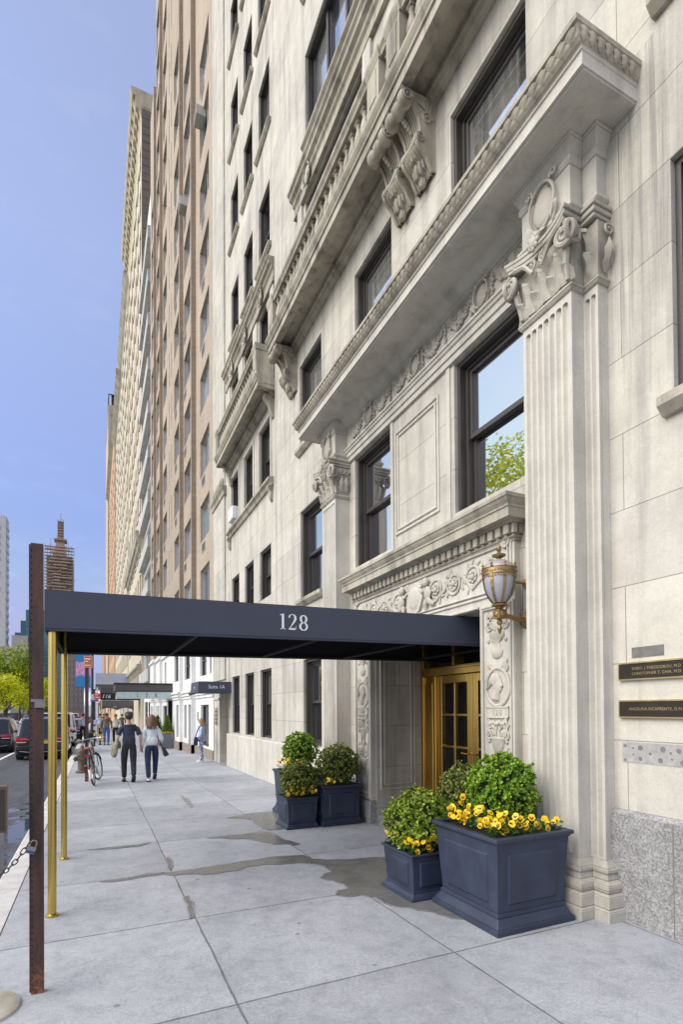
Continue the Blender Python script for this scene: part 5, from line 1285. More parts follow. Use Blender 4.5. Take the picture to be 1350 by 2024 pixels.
for (i,a,b,n) in cols:
    x=secs[i][0]
    for k in range(n):
        z=5.7+2.6*k; window(K,x,a,b,z,z+1.5,d=.14,kind='slider',frm=ALU,gls=GLASSB)
        if ('vent',i) not in WC:
            v=MB(); v.box(-.015,.02,0,.62,0,.36); v.box(-.02,-.015,.04,.58,.04,.32,1)
            WC[('vent',i)]=v.mesh('vent',[ALU,GRILL])
        if (k+i)%4!=3: inst('vent',WC[('vent',i)],K,(x,(a+b)/2+(.25 if i%2 else -.1),z-.48))
mb=MB(); mb.box(5.2,19,19.21,36.3,-1,59); part('rear_block',mb,BRK,K)
mb=MB(); mb.box(3.9,4.1,27.62,29.38,-.5,2.08); mb.box(3.52,3.9,27.6,27.75,-.5,2.09); mb.box(3.52,3.9,29.25,29.4,-.5,2.09); part('entrance_door',mb,plain('dark_door',(.03,.026,.022),.35),K)
ACW=plain('ac_case',(.40,.39,.36),.6)
for (x,y,z,lab) in ((3.88,21.4,25.1,'beige air conditioner box jutting from the brick wall, higher one'),(3.70,24.5,24.1,'beige air conditioner box jutting from the brick wall, lower one')):
    mb=MB(); mb.box(x-.28,x+.1,y-.30,y+.30,z,z+.38)
    for q in range(8): mb.box(x-.285,x-.28,y-.27,y+.27,z+.04+q*.04,z+.055+q*.04)
    solo('air_conditioner',lab,'air conditioner',mb,ACW,(x,y,z),'boxes on the brick wall',bevel=.012)
mb=MB(); mb.tube([(3.84,21.95,2.35),(3.62,21.95,2.3)],.025,6); mb.tube([(3.68,21.95,2.3),(3.42,21.8,2.24)],.05,8); solo('security_camera','small black security camera on a bracket above the white wall window','camera',mb,IRON,(3.84,21.95,2.3))
mb=MB(); mb.box(3.82,3.85,22.2,22.5,1.2,1.55); solo('wall_sign','small grey metal name plate on the white painted base','sign',mb,plain('grey_plate',(.33,.33,.32),.5),(3.84,22.3,1.2))
mb=MB(); mb.box(W2-.075,W2-.055,18.35,18.8,1.1,1.7); [mb.box(W2-.078,W2-.075,18.4,18.75,1.15+.13*q,1.2+.13*q,1) for q in range(4)]; solo('wall_sign','grey bronze directory plate on the stone pier of the side door','sign',mb,[plain('directory_plate',(.25,.24,.22),.5),FRAME],(W2,18.5,1.1))
# generic far facade
def facade(name,label,x,y0,y1,z1,wmat,cols,floors,z0,fh,ww,wh,cornice=None,gl=None,sides=True,depth=14,extra=None,vis=96):
    t=thing(name,label,'building',(x,(y0+y1)/2,0)); ops=[]
    for c in range(cols):
        yc=y0+(y1-y0)*(c+.5)/cols
        for f in range(floors): ops.append((yc-ww/2,yc+ww/2,z0+f*fh,z0+f*fh+wh))
    mb=MB(); wall(mb,x,y0,y1,-1.2,z1,ops,.25)
    mb.quad((x,y0,-1.2),(x+depth,y0,-1.2),(x+depth,y0,z1),(x,y0,z1)); mb.quad((x,y1,-1.2),(x,y1,z1),(x+depth,y1,z1),(x+depth,y1,-1.2)); mb.quad((x,y0,z1),(x+depth,y0,z1),(x+depth,y1,z1),(x,y1,z1)); mb.quad((x+depth,y0,-1.2),(x+depth,y1,-1.2),(x+depth,y1,z1),(x+depth,y0,z1))
    part('wall',mb,wmat,t,recalc=False)
    k=('far',round(ww,2),round(wh,2))
    if k not in WC:
        g=MB(); g.quad((.2,0,0),(.2,0,wh),(.2,ww,wh),(.2,ww,0),1); g.box(.12,.21,0,.08,0,wh); g.box(.12,.21,ww-.08,ww,0,wh); g.box(.13,.22,.08,ww-.08,wh*.48,wh*.54); g.box(-.08,.1,-.06,ww+.06,-.12,0,2)
        WC[k]=g.mesh('window',[FRAME,gl or GLASSD,LIMES],recalc=False)
    for j,o in enumerate(ops[:vis]): inst('window',WC[k],t,(x,o[0],o[2]))
    if len(ops)>vis:
        g=MB()
        for o in ops[vis:]: g.quad((x+.2,o[0],o[2]),(x+.2,o[0],o[3]),(x+.2,o[1],o[3]),(x+.2,o[1],o[2]))
        part('window',g,GLASSD,t,recalc=False)['kind']='stuff'
    return t
CREAM=stone('cream_stone',(.50,.44,.33),(.60,.54,.42),None,streak=.25); TANS=stone('tan_stone',(.46,.36,.25),(.54,.43,.31),None,streak=.2); ORST=stone('orange_brick_far',(.46,.29,.17),(.54,.36,.22),None,streak=.2); SIDING=plain('brown_render',(.17,.14,.12),.9,0,.3,.8,stretch=(1,1,6))
PALE=stone('pale_grey_render',(.42,.42,.41),(.52,.52,.51),None,streak=.25)
WB=thing('white_building','slim white building with bands of strip windows beyond the brick block','building',(3.5,40,0))
mb=MB(); WBg=MB(); WBb=MB()
wops=[(36.4,44.0,4.4+2.9*f,6.0+2.9*f) for f in range(11)]
wall(mb,3.5,36.3,44.1,-1,37.5,wops,.3); mb.quad((3.5,36.3,-1),(17,36.3,-1),(17,36.3,37.5),(3.5,36.3,37.5)); mb.quad((3.5,36.3,37.5),(17,36.3,37.5),(17,44.1,37.5),(3.5,44.1,37.5)); part('wall',mb,WHITE,WB,recalc=False)
for o in wops:
    g=MB(); g.quad((3.7,o[0],o[2]),(3.7,o[0],o[3]),(3.7,o[1],o[3]),(3.7,o[1],o[2])); 
    g2=MB()
    for q in range(6): g2.box(3.66,3.72,o[0]+q*1.5,o[0]+q*1.5+.07,o[2],o[3])
    f=part('window_strip',g2,ALU,WB); part('pane',g,GLASSB,f,recalc=False)
    g=MB(); g.box(3.10,3.5,36.5,44.0,o[2]-.9,o[2]-.1); part('balcony_front',g,PALE,WB)
for a,b,c in((37,38.2,0),(39,40,0),(41,43,0)):
    g=MB(); g.box(3.47,3.52,a,b,.2,2.2); part('window',g,GLASSD,WB)
HT=facade('hotel_building','cream stone hotel with deep bracketed roof cornice, seen edge on beyond the white building',3.3,44.1,61.5,49.2,CREAM,7,13,3.6,3.45,1.25,1.9)
mb=MB(); mb.prism([(3.3,50.5),(2.51,50.5),(2.51,50.2),(2.60,50.05),(2.62,49.9),(2.85,49.85),(2.85,49.0),(3.1,48.9),(3.3,48.2)],44.1,61.5,'y'); mb.box(3.3,16,44.08,61.5,49.2,50.45); part('roof_cornice',mb,CREAM,HT)
for k in range(18):
    y=44.6+k*.96; mb=MB(); mb.prism([(3.0,49.9),(2.68,49.88),(2.66,49.6),(2.80,49.35),(2.86,49.0),(3.05,48.7)],y-.16,y+.16,'y'); part('bracket',mb,CREAM,HT)
mb=MB(); mb.box(3.32,16,44.05,44.099,36,49.0)
for k in range(20): mb.box(3.32,16,44.03,44.05,36.3+k*.63,36.45+k*.63)
part('side_wall',mb,SIDING,HT)
mb=MB(); mb.prism([(3.3,15.6),(2.85,15.5),(2.85,15.2),(3.0,14.9),(3.1,14.4),(3.3,14.2)],44.1,61.5,'y')
for k in range(24): mb.ball((2.98,44.5+k*.72,14.85),(.14,.2,.3),6,4)
part('belt_cornice',mb,CORN,HT)
mb=MB(); mb.prism([(3.3,5.2),(2.95,5.15),(2.95,4.95),(3.12,4.8),(3.3,4.5)],44.1,61.5,'y'); part('belt_cornice',mb,CORN,HT)
F1=facade('apartment_house','cream stone apartment house with small roof cornice directly behind the hotel',3.25,61.5,78,48,CREAM,6,14,3.4,3.2,1.3,1.9)
mb=MB(); mb.prism([(3.25,49),(2.75,49),(2.7,48.6),(3.0,47.9),(3.25,47.5)],61.5,78,'y'); mb.box(3.25,15,61.5,78,48,48.95); part('roof_cornice',mb,CORN,F1)
F2=facade('apartment_house','pale stone house whose cornice peeps past the nearer cream one',3.25,78,99,47,CREAM,6,14,3.4,3.1,1.4,1.8)
mb=MB(); mb.prism([(3.25,48),(2.6,48),(2.55,47.4),(3.0,46.7),(3.25,46.4)],78,99,'y'); mb.box(3.25,15,78,99,47,47.95); part('roof_cornice',mb,CORN,F2)
F3=facade('apartment_house','ornate orange stone house low beside the plain beige tower',3.1,99,138,52,ORST,8,11,3.4,4.2,1.6,2.3)
mb=MB()
for k in range(5): mb.frustum(3.0,6,102+k*8,106+k*8,52,3.4,5,103+k*8,105+k*8,56)
part('dormer',mb,TANS,F3)
mb=MB(); mb.prism([(3.1,52.3),(2.4,52.3),(2.4,51.6),(3.1,50.8)],99,138,'y'); part('roof_cornice',mb,CORN,F3)
T=thing('beige_tower','plain beige office tower with louvred top far down the street','building',(6,150,0))
mb=MB(); mb.box(2.95,14,142,170,-1.5,76.5); part('wall',mb,TANS,T)
mb=MB()
for k in range(12): mb.box(2.93,14,141.97,142,20+k*4.6,20.15+k*4.6)
part('belt_line',mb,CORN,T)
mb=MB(); mb.box(3.5,13.5,142.5,169,76.5,79.2); mb.frustum(3.0,14,142,169.5,79.2,4.5,12,144,168,80.3); part('penthouse',mb,FRAME,T)
mb=MB()
for k in range(6): mb.box(3.2+k*1.9,3.7+k*1.9,142.2,142.6,76.5,79.1)
part('penthouse_column',mb,WHITE,T)
mb=MB(); mb.box(4.6,8.6,141.9,142.1,70.5,72.3); part('window',mb,GLASSD,T)
# far cross street block closing the view under the canopies
E1=facade('corner_building','warm brick corner block with lit shop front closing the street',2.6,170,215,30,ORST,8,6,5,3.6,1.6,2.2)
# ------------------------------------------------------------------ canopies further down
def canopy2(name,label,x0,x1,y0,y1,z0,z1,mat,extra=None,poles=True):
    t=thing(name,label,'canopy',((x0+x1)/2,(y0+y1)/2,0),None)
    mb=MB(); mb.box(x0,x1,y0,y1,z0,z1); part('cover',mb,mat,t,bevel=.02)
    if poles:
        for y in(y0+.06,y1-.06):
            mb=MB(); mb.tube([(x0+.08,y,gz(y)),(x0+.08,y,z0)],.03,8); part('pole',mb,BRASS,t)
    return t
DKM=plain('dark_bronze_canopy',(.075,.072,.062),.55); 
c=canopy2('entrance_canopy','dark bronze canopy with pale glass strip numbered 120 over the sidewalk',.88,3.58,27.5,29.5,2.53,2.88,DKM,poles=False)
mb=MB(); mb.box(1.0,3.52,27.47,27.5,2.17,2.50); mb.box(.97,1.0,27.47,29.4,2.17,2.50); part('glass_strip',mb,plain('frosted_glass',(.42,.52,.50),.25),c)
mb=MB(); mb.box(.84,3.6,27.46,29.55,2.885,2.93); mb.box(.84,3.6,27.46,29.55,2.50,2.53); part('edge_trim',mb,FRAME,c)
mb=MB(); 
for i,ch in enumerate('120'): text_mb(mb,ch,.30,face_my(1.88+i*.42,27.465,2.33),.004,sx=.55)
part('numeral',mb,FRAME,c)
BLKC=plain('black_canvas',(.012,.012,.013),.7)
c=canopy2('entrance_canopy','black canvas canopy with white script number 116',.42,3.3,45.0,47.2,2.42,2.92,BLKC)
mb=MB(); text_mb(mb,'116',.42,face_my(.80,44.985,2.67),.004,shear=.3); part('numeral',mb,WHT,c)
mb=MB(); mb.box(.40,3.3,44.99,47.21,2.925,3.38); part('upper_cover',mb,plain('charcoal_canvas',(.07,.07,.08),.7),c)
c=canopy2('entrance_canopy','grey metal canopy with scalloped lower edge numbered 110',.45,3.3,53,55.4,1.95,2.5,plain('grey_metal_canopy',(.10,.11,.12),.5))
mb=MB(); 
for k in range(6): mb.box(.6+k*.42,.62+k*.42,52.985,53,1.98,2.46)
part('rib',mb,FRAME,c)
mb=MB(); text_mb(mb,'110',.2,face_my(1.7,52.98,1.90),.004); part('numeral',mb,WHT,c)
mb=MB(); n=10; mb.prism([(.45,1.95),(.45,1.6)]+[(.45+2.85*i/n,1.6+.22*abs(math.sin(2*pi*i/n))) for i in range(1,n)]+[(3.3,1.6),(3.3,1.95)],53.0,53.04,'y'); part('scalloped_edge',mb,DKM,c)
SH=thing('sidewalk_shed','blue grey plywood sidewalk shed on white posts over the far sidewalk','scaffold',(1.7,62,0))
mb=MB(); mb.box(.1,3.2,60,60.06,4.25,5.4); mb.box(.1,.16,60.06,72,4.25,5.4); part('parapet_board',mb,plain('blue_grey_board',(.40,.44,.56),.6,0,.15,2),SH)
mb=MB(); mb.box(.1,3.2,60,72,4.05,4.25); part('deck',mb,DKM,SH)
for y in(60.2,65.8,71.6):
    for x in(.2,2.9):
        mb=MB(); mb.box(x,x+.14,y,y+.14,gz(y),4.05); part('post',mb,WHITE,SH)
# tub with little cone tree and flowers by the 120 door
def cone_tree(x,y,lab):
    t=thing('potted_cone_tree',lab,'potted tree',(x,y,gz(y)),'cone trees in square tubs at the 120 door'); z=gz(y)
    mb=MB(); mb.frustum(x-.26,x+.26,y-.26,y+.26,z,x-.29,x+.29,y-.29,y+.29,z+.72); part('tub',mb,plain('grey_tub',(.13,.14,.16),.5),t,bevel=.01)
    R=random.Random(int(y*10)); mb=MB()
    for i in range(900):
        h=R.random()**1.3; q=R.uniform(0,6.28); r=.27*(1-h)*R.uniform(.85,1.08)+.02; p=Vector((x+r*math.cos(q),y+r*math.sin(q),z+.78+h*.8)); d=Vector((math.cos(q),math.sin(q),.5)); leafquad(mb,p,d,Vector((0,0,1)),.07,.025)
    part('crown',mb,BOXG,t,recalc=False)
    mb=MB(); mb.lathe([(.2,z+.75),(.22,z+.85),(.0,z+1.5)],(x,y,0),10); part('inner_branches',mb,CORE,t)
    mb=MB()
    for i in range(60): mb.ball((x+R.uniform(-.27,.27),y+R.uniform(-.27,.27),z+.75+R.uniform(0,.06)),.028,5,3)
    part('yellow_flowers',mb,YEL,t)['kind']='stuff'
cone_tree(3.2,27.1,'small green cone tree in a grey tub at the near side of the 120 door'); cone_tree(3.05,29.9,'small green cone tree in a grey tub at the far side of the 120 door')
# ------------------------------------------------------------------ skyline beyond the park
def pixwin(mb,x0,x1,y,z0,z1,nx,nz,fw=.5,fh=.5,R=None,skip=0):
    for i in range(nx):
        for j in range(nz):
            if R and R.random()<skip: continue
            a=x0+(x1-x0)*(i+.5-fw/2)/nx; b=x0+(x1-x0)*(i+.5+fw/2)/nx; c=z0+(z1-z0)*(j+.5-fh/2)/nz; d=z0+(z1-z0)*(j+.5+fh/2)/nz
            mb.box(a,b,y-.12,y+.2,c,d)
WT=thing('white_tower','tall white stone tower cut by the left edge, beyond the park trees','building',(-45,255,0))
mb=MB(); mb.box(-62,-32.3,250,258,-2,79.6); part('wall',mb,stone('white_tower_stone',(.55,.54,.52),(.64,.63,.61),None,streak=.12),WT)
mb=MB(); R=random.Random(4); pixwin(mb,-62,-33.2,250,30,76,8,15,.35,.62,R,.3); part('windows',mb,GLASSD,WT)['kind']='stuff'
mb=MB()
for k in range(22): mb.box(-32.35,-32.0,250.5,257.5,8+k*3.2,9.6+k*3.2)
part('balcony_band',mb,WHITE,WT)
GT=thing('glass_building','stepped teal glass office block behind the park','building',(-20,255,0)); TEAL=plain('teal_glass',(.10,.27,.27),.15,0,.2,.1)
mb=MB(); mb.box(-26.3,-14,260,285,-2,44); mb.box(-28.4,-26.3,262,285,-2,39.6); mb.box(-30.6,-28.4,263,285,-2,34.6); part('curtain_wall',mb,TEAL,GT)
mb=MB()
for k in range(14): mb.box(-26.33,-14,259.95,260,4+k*2.9,4.25+k*2.9)
for k in range(6): mb.box(-26.2+k*2,-26+k*2,259.94,260,-2,43)
part('mullion_grid',mb,plain('teal_mullion',(.20,.36,.36),.4),GT)
LB=thing('low_building','low grey windowless block in front of the teal glass building','building',(-26,245,0)); mb=MB(); mb.box(-29.0,-23.6,240,258,-2,30.6); mb.box(-23.6,-22.2,241,258,-2,30.4,1); part('wall',mb,[plain('grey_render',(.36,.34,.33),.9),plain('brown_render_side',(.26,.22,.20),.9)],LB)
mb=MB(); mb.box(-36,-24,236,239,18,25.8); part('roof_terrace',mb,plain('terrace_stone',(.45,.38,.32),.9),LB)
ST=thing('scaffolded_tower','brown brick hotel tower wrapped in scaffolding with a lattice spire','building',(-15,310,0)); BRT=brickmat('tower_brick',(.30,.22,.16),(.36,.27,.20),(.33,.27,.22))
mb=MB(); mb.box(-22.4,-5.3,300,330,-2.6,38); mb.box(-21.8,-10.2,302,320,38,79); mb.frustum(-19.3,-12.6,304,318,79,-17,-14.6,308,313,90); part('wall',mb,BRT,ST)
mb=MB(); pixwin(mb,-22.2,-5.4,300,2,37,9,12,.4,.55); pixwin(mb,-21.6,-10.3,302,39,60,5,6,.4,.5); part('windows',mb,plain('pale_far_glass',(.30,.30,.30),.3),ST)['kind']='stuff'
SCF=plain('scaffold_wood',(.40,.28,.18),.8,0,.4,.4); SCP=plain('scaffold_steel',(.19,.15,.13),.7)
mb=MB(); R=random.Random(9)
for k in range(26):
    z=44+k*1.55
    if R.random()<.93: mb.box(-22.6,-9.4,300.6,301.6,z,z+.28+.3*R.random()); mb.box(-22.6+R.random()*6,-16+R.random()*6,300.3,300.5,z+.3,z+.9)
part('scaffold_deck',mb,SCF,ST)
mb=MB()
for k in range(12): x=-22.5+k*1.18; mb.box(x,x+.14,300.5,300.65,40,82+R.uniform(0,3)); 
for k in range(10):
    x=-22+R.random()*11; z=45+R.random()*30; mb.tube([(x,300.4,z),(x+2.5,300.4,z+4)],.10,4)
for k in range(4): x=-20+k*2.6; mb.box(x,x+.12,303,303.15,79,91-abs(k-1.5)*2)
part('scaffold_pole',mb,SCP,ST)
mb=MB()
for x in(-17.1,-14.7):
    for y in(308,311): mb.box(x-.12,x+.12,y-.12,y+.12,84,99)
for k in range(11):
    z=84+k*1.4; mb.box(-17.3,-14.5,307.6,311.4,z,z+.22,1); mb.tube([(-17,307.8,z),(-14.8,307.8,z+1.4)],.11,4)
mb.box(-18.8,-13.0,306,313,88.2,88.8,1); mb.tube([(-15.9,309.5,99),(-15.9,309.5,103)],.12,4); part('lattice_spire',mb,[SCP,SCF],ST)
# ------------------------------------------------------------------ park trees
LG=leafmat('park_leaves_deep',(.07,.13,.010),(.19,.30,.018),(.42,.50,.03),.45); LY=leafmat('park_leaves_yellow',(.22,.30,.012),(.52,.56,.02),(.80,.76,.04),.5); LD=leafmat('park_leaves_dark',(.05,.09,.010),(.12,.19,.016),(.26,.34,.03),.4)
def tree(label,x,y,h,r,mat,seed,n=1500,ls=.7,group='trees along the park edge'):
    R=random.Random(seed); z=gz(y); t=thing('park_tree',label,'tree',(x,y,z),group)
    mb=MB(); top=Vector((x+R.uniform(-.4,.4),y,z+h*.55))
    mb.tube([(x,y,z-.2),(x+.05,y,z+h*.2),(x+.1,y,z+h*.38),top],[.34,.26,.22,.12],8)
    ends=[]
    for k in range(9):
        q=k*2.4+R.random(); b=Vector((x+.08,y,z+h*R.uniform(.2,.5))); e=Vector((x+math.cos(q)*r*R.uniform(.45,.8),y+math.sin(q)*r*R.uniform(.45,.8),z+h*R.uniform(.32,.9))); m=b.lerp(e,.5)+Vector((0,0,h*.05)); mb.tube([b,m,e],[.14,.09,.03],5); ends.append(e)
    part('trunk',mb,BARK,t)
    mb=MB(); cl=[(e,R.uniform(.30,.46)*r) for e in ends]+[(Vector((x+R.uniform(-.6,.6)*r,y+R.uniform(-.6,.6)*r,z+h*R.uniform(.26,.93))),R.uniform(.22,.42)*r) for k in range(20)]+[(Vector((x,y,z+h*.88)),.33*r)]
    tot=sum(c[1]**2 for c in cl)
    for c,cr in cl:
        for i in range(int(n*cr*cr/tot)):
            u=Vector((R.gauss(0,1),R.gauss(0,1),R.gauss(0,1))).normalized(); p=c+Vector((u.x,u.y,u.z*.75))*cr*R.uniform(.55,1.06)
            d=Vector((R.gauss(0,1),R.gauss(0,1),R.gauss(0,.6))); leafquad(mb,p,d,(u+Vector((0,0,.6))).normalized(),ls*R.uniform(.6,1.3),ls*.32)
    part('crown',mb,mat,t,recalc=False); return t
tree('tall deep green park tree rising highest at the left edge',-22.4,172,21.5,8,LG,21,5200,.75)
tree('yellow green park tree in front of the taller dark one',-20.6,160,12.5,5.5,LY,22,4200,.55)
tree('yellow green rounded tree left of the rusty post',-20.8,190,18.5,7,LY,23,4600,.65)
tree('bright yellow tree glimpsed between the rusty post and the brass pole',-19.8,214,16,6.5,LY,24,3600,.75)
tree('dark green tree low behind the parked cars',-20.5,240,17,7,LD,25,3000,.85)
tree('small yellow tree at the far end of the park row',-18.6,262,13,5.5,LY,31,2200,.85)
tree('light green tree reflected in the entrance windows',-25,36,25,8.5,LY,26,8000,.42); tree('deep green tree across the road beside the viewer',-26,8,15,6.5,LG,27,1300,.8); tree('yellow green tree reflected in the ground floor window',-24,77,15,6.5,LY,28,2200,.7); tree('young park tree behind the lane',-24.5,58,15,6,LG,29,1300,.8)
mb=MB(); mb.box(-26.4,-26,-40,400,-3.5,.75); part_=solo('park_wall','low brown stone wall along the park edge','wall',mb,stone('park_wall_stone',(.14,.12,.10),(.22,.19,.16),(.9,.3,0)),(-26.2,0,0))
# ------------------------------------------------------------------ vehicles
LRED=plain('tail_light_red',(.50,.010,.012),.2); LWH=plain('reverse_light',(.7,.7,.7),.2); CGL=plain('car_glass',(.02,.025,.03),.06); CTR=plain('grey_trim',(.30,.30,.31),.35,.6); PLT=plain('yellow_number_plate',(.62,.40,.05),.5)
def paint(name,c):
    m,nt,b=newmat(name); b.inputs['Base Color'].default_value=(*c,1); b.inputs['Roughness'].default_value=.28; b.inputs['Coat Weight'].default_value=.8; b.inputs['Coat Roughness'].default_value=.04; b.inputs['Metallic'].default_value=.25; return m
def car(label,cat,x,y,L,Wd,H,pm,kind='suv',plate=None,heading=0,name='parked_car',group=None):
    z=gz(y+L/2)+ROADZ; t=thing(name,label,cat,(x,y,z),group); hw=Wd/2
    # stations along length: (s, z_low, z_belt, z_roof, half belt, half roof)
    b=H*.56
    if kind=='van': st=[(0,.38,b,b+.02,.92,.9),(.03,.30,b,H*.93,.97,.86),(.10,.25,b,H,1,.88),(.55*L,.25,b,H,1,.88),(.70*L,.25,b,H*.97,1,.84),(.80*L,.25,b*.98,b*1.02,1,.80),(.97*L,.28,b*.82,b*.83,.95,.8),(L,.38,b*.62,b*.63,.85,.75)]
    else: st=[(0,.42,b*.86,b*.87,.86,.84),(.06,.30,b*.97,b*.98,.95,.88),(.16,.27,b,b+.02,.985,.84),(.50 if kind=='suv' else .95,.25,b,H*.955,1,.76),(.85 if kind=='suv' else 1.5,.25,b,H,1,.77),(.55*L,.25,b,H*.985,1,.76),(.74*L,.25,b*.98,b*1.0,1,.78),(.95*L,.28,b*.80,b*.81,.93,.75),(L,.40,b*.58,b*.59,.80,.7)]
    vs=[];fs=[];ms=[]
    for s,zl,zb,zr,kb,kr in st:
        wb=hw*kb; wr=hw*kr
        ring=[(-wb*.90,zl),(-wb*.985,zl+.10),(-wb,(zl+zb)*.5),(-wb*.97,zb),(-wr*1.0,zb+(zr-zb)*.90),(-wr*.86,zr),(wr*.86,zr),(wr*1.0,zb+(zr-zb)*.90),(wb*.97,zb),(wb,(zl+zb)*.5),(wb*.985,zl+.10),(wb*.90,zl)]
        vs+=[(x+a,y+s,z+c) for a,c in ring]
    n=12; glassst=[]
    mb=MB()
    for i in range(len(st)-1):
        tall0=st[i][3]-st[i][2]>.12; tall1=st[i+1][3]-st[i+1][2]>.12
        for k in range(n):
            k2=(k+1)%n; mi=0
            if k in(3,7) and tall0 and tall1: mi=1
            if k==5 and tall1 and not tall0: mi=1       # rear screen
            if k==5 and tall0 and not tall1: mi=1
            if k in(3,7) and (tall0!=tall1): mi=0
            fs.append((i*n+k,i*n+k2,(i+1)*n+k2,(i+1)*n+k)); ms.append(mi)
    fs+=[tuple(range(n))[::-1],tuple((len(st)-1)*n+k for k in range(n))]; ms+=[0,0]
    mb.v=vs; mb.f=fs; mb.m=ms
    part('body',mb,[pm,CGL],t,smooth=True,sharp=28,bevel=.02,seg=2)
    for sx in(-1,1):
        g=MB(); zz=z+b*.80
        g.box(x+sx*hw*.52-.0,x+sx*hw*.93,y-.02,y+.16,zz-.02,zz+.13) if sx>0 else g.box(x-hw*.93,x-hw*.52,y-.02,y+.16,zz-.02,zz+.13)
        part('tail_light',g,LRED,t,bevel=.02); 
        g=MB(); a,c=(x+hw*.55,x+hw*.90) if sx>0 else (x-hw*.90,x-hw*.55); g.box(a,c,y-.025,y+.05,zz-.05,zz-.022); part('reverse_light',g,LWH,t)
        g=MB(); g.ball((x+sx*(hw+.10),y+L*.66,z+b+.06),(.10,.07,.08),8,5); part('mirror',g,pm,t,smooth=True)
        g=MB(); a,c=(x+hw*.60,x+hw*.92) if sx>0 else (x-hw*.92,x-hw*.60); g.box(a,c,y+L-.1,y+L+.01,z+b*.58,z+b*.70); part('headlight',g,LWH,t)
        for s in(.18*L,.81*L):
            g=MB(); M=Matrix.Translation((x+sx*(hw-.13),y+s,z+.345)); g.lathe([(.20,-.12),(.33,-.12),(.345,-.08),(.345,.08),(.33,.12),(.20,.12)],(0,0,0),20,M=M,axis='x'); wo=part('wheel',g,TYRE,t,smooth=True)
            g=MB(); g.lathe([(0,-.06),(.21,-.09),(.21,.09),(0,.06)],(0,0,0),14,M=M,axis='x'); part('rim',g,CTR,wo)
        if kind=='suv':
            g=MB(); g.tube([(x+sx*hw*.70,y+.75,z+H-.01),(x+sx*hw*.72,y+.9,z+H+.05),(x+sx*hw*.72,y+L*.5,z+H+.05),(x+sx*hw*.70,y+L*.54,z+H)],.02,6); part('roof_rail',g,CTR,t,smooth=True)
    g=MB(); g.box(x-hw*.93,x+hw*.93,y-.09,y+.12,z+.40,z+.62); part('rear_bumper',g,pm if kind!='van' else FRAME,t,bevel=.05,seg=2)
    g=MB(); g.tube([(x-hw*.8,y-.07,z+.40),(x-hw*.5,y-.11,z+.36),(x+hw*.5,y-.11,z+.36),(x+hw*.8,y-.07,z+.40)],.018,6); part('bumper_trim',g,CTR,t)
    g=MB(); g.box(x-.26,x+.26,y-.035,y+.02,z+b*.70,z+b*.70+.14); part('number_plate',g,plate or PLT,t)
    g=MB(); g.box(x-hw*.75,x+hw*.75,y-.06,y-.02,z+b*.87,z+b*.89); part('chrome_strip',g,CTR,t)
    g=MB(); g.box(x-hw*.86,x+hw*.86,y+.3,y+L-.3,z+.16,z+.3); part('underbody',g,TYRE,t)
    return t
BKP=paint('black_car_paint',(.012,.013,.018)); WHP=paint('white_car_paint',(.62,.63,.64)); RDP=paint('red_car_paint',(.32,.02,.015)); SVP=paint('silver_car_paint',(.34,.35,.36)); BLP=paint('blue_car_paint',(.03,.05,.14))
car('black sport utility car parked at the kerb behind the brass poles, nearest vehicle','car',-1.93,24.6,4.75,1.92,1.74,BKP)
car('black sport utility car cut by the left edge, one lane further out','car',-4.55,30.0,4.8,1.95,1.72,BKP,name='moving_car')
v=car('white delivery van parked in front of the nearest black car','van',-1.95,34.2,4.6,1.85,1.95,WHP,'van',name='delivery_van')
g=MB(); g.box(-2.6,-1.3,34.19,34.24,1.0,1.45); part('rear_window',g,CGL,v)
car('dark blue saloon parked beyond the white van','car',-1.75,45.5,4.6,1.85,1.5,BLP,'saloon')
car('red saloon in the far traffic, middle lane','car',-5.2,66,4.6,1.8,1.45,RDP,'saloon',name='moving_car')
car('silver car far off in the kerb lane','car',-1.8,58,4.5,1.8,1.5,SVP,'suv',name='moving_car')
car('white car far off in the outer lane','car',-8.4,84,4.6,1.8,1.5,WHP,'saloon',name='moving_car')
car('red utility car far off near the crossing','car',-2.6,92,4.7,1.85,1.65,RDP,'suv',name='moving_car')
car('black car far off in the second lane','car',-5.6,104,4.6,1.85,1.5,BKP,'saloon',name='moving_car')
car('silver utility car beyond the black one in the middle distance','car',-8.2,56,4.6,1.85,1.6,SVP,'suv',name='moving_car')
car('white van waiting at the far crossing','van',-4.0,128,5,2.0,2.2,WHP,'van',name='delivery_van')
car('orange red car waiting at the far crossing','car',-1.2,124,4.5,1.85,1.5,RDP,'saloon',name='moving_car')

AWN=thing('shop_awning','red and blue striped shop awnings far under the canopies','awning',(1.8,120,2))
mb=MB(); mb.prism([(.6,3.0),(3.2,3.6),(3.2,3.4),(.6,2.4)],118,124,'y'); part('red_cover',mb,plain('red_awning',(.40,.04,.06),.7),AWN)
mb=MB(); mb.prism([(.6,3.0),(3.2,3.6),(3.2,3.4),(.6,2.4)],124.2,130,'y'); part('blue_cover',mb,plain('blue_awning',(.05,.07,.30),.7),AWN)
mb=MB(); mb.box(.7,.8,118.2,118.3,-1.3,2.5); mb.box(.7,.8,129.6,129.7,-1.3,2.5); part('post',mb,IRON,AWN)
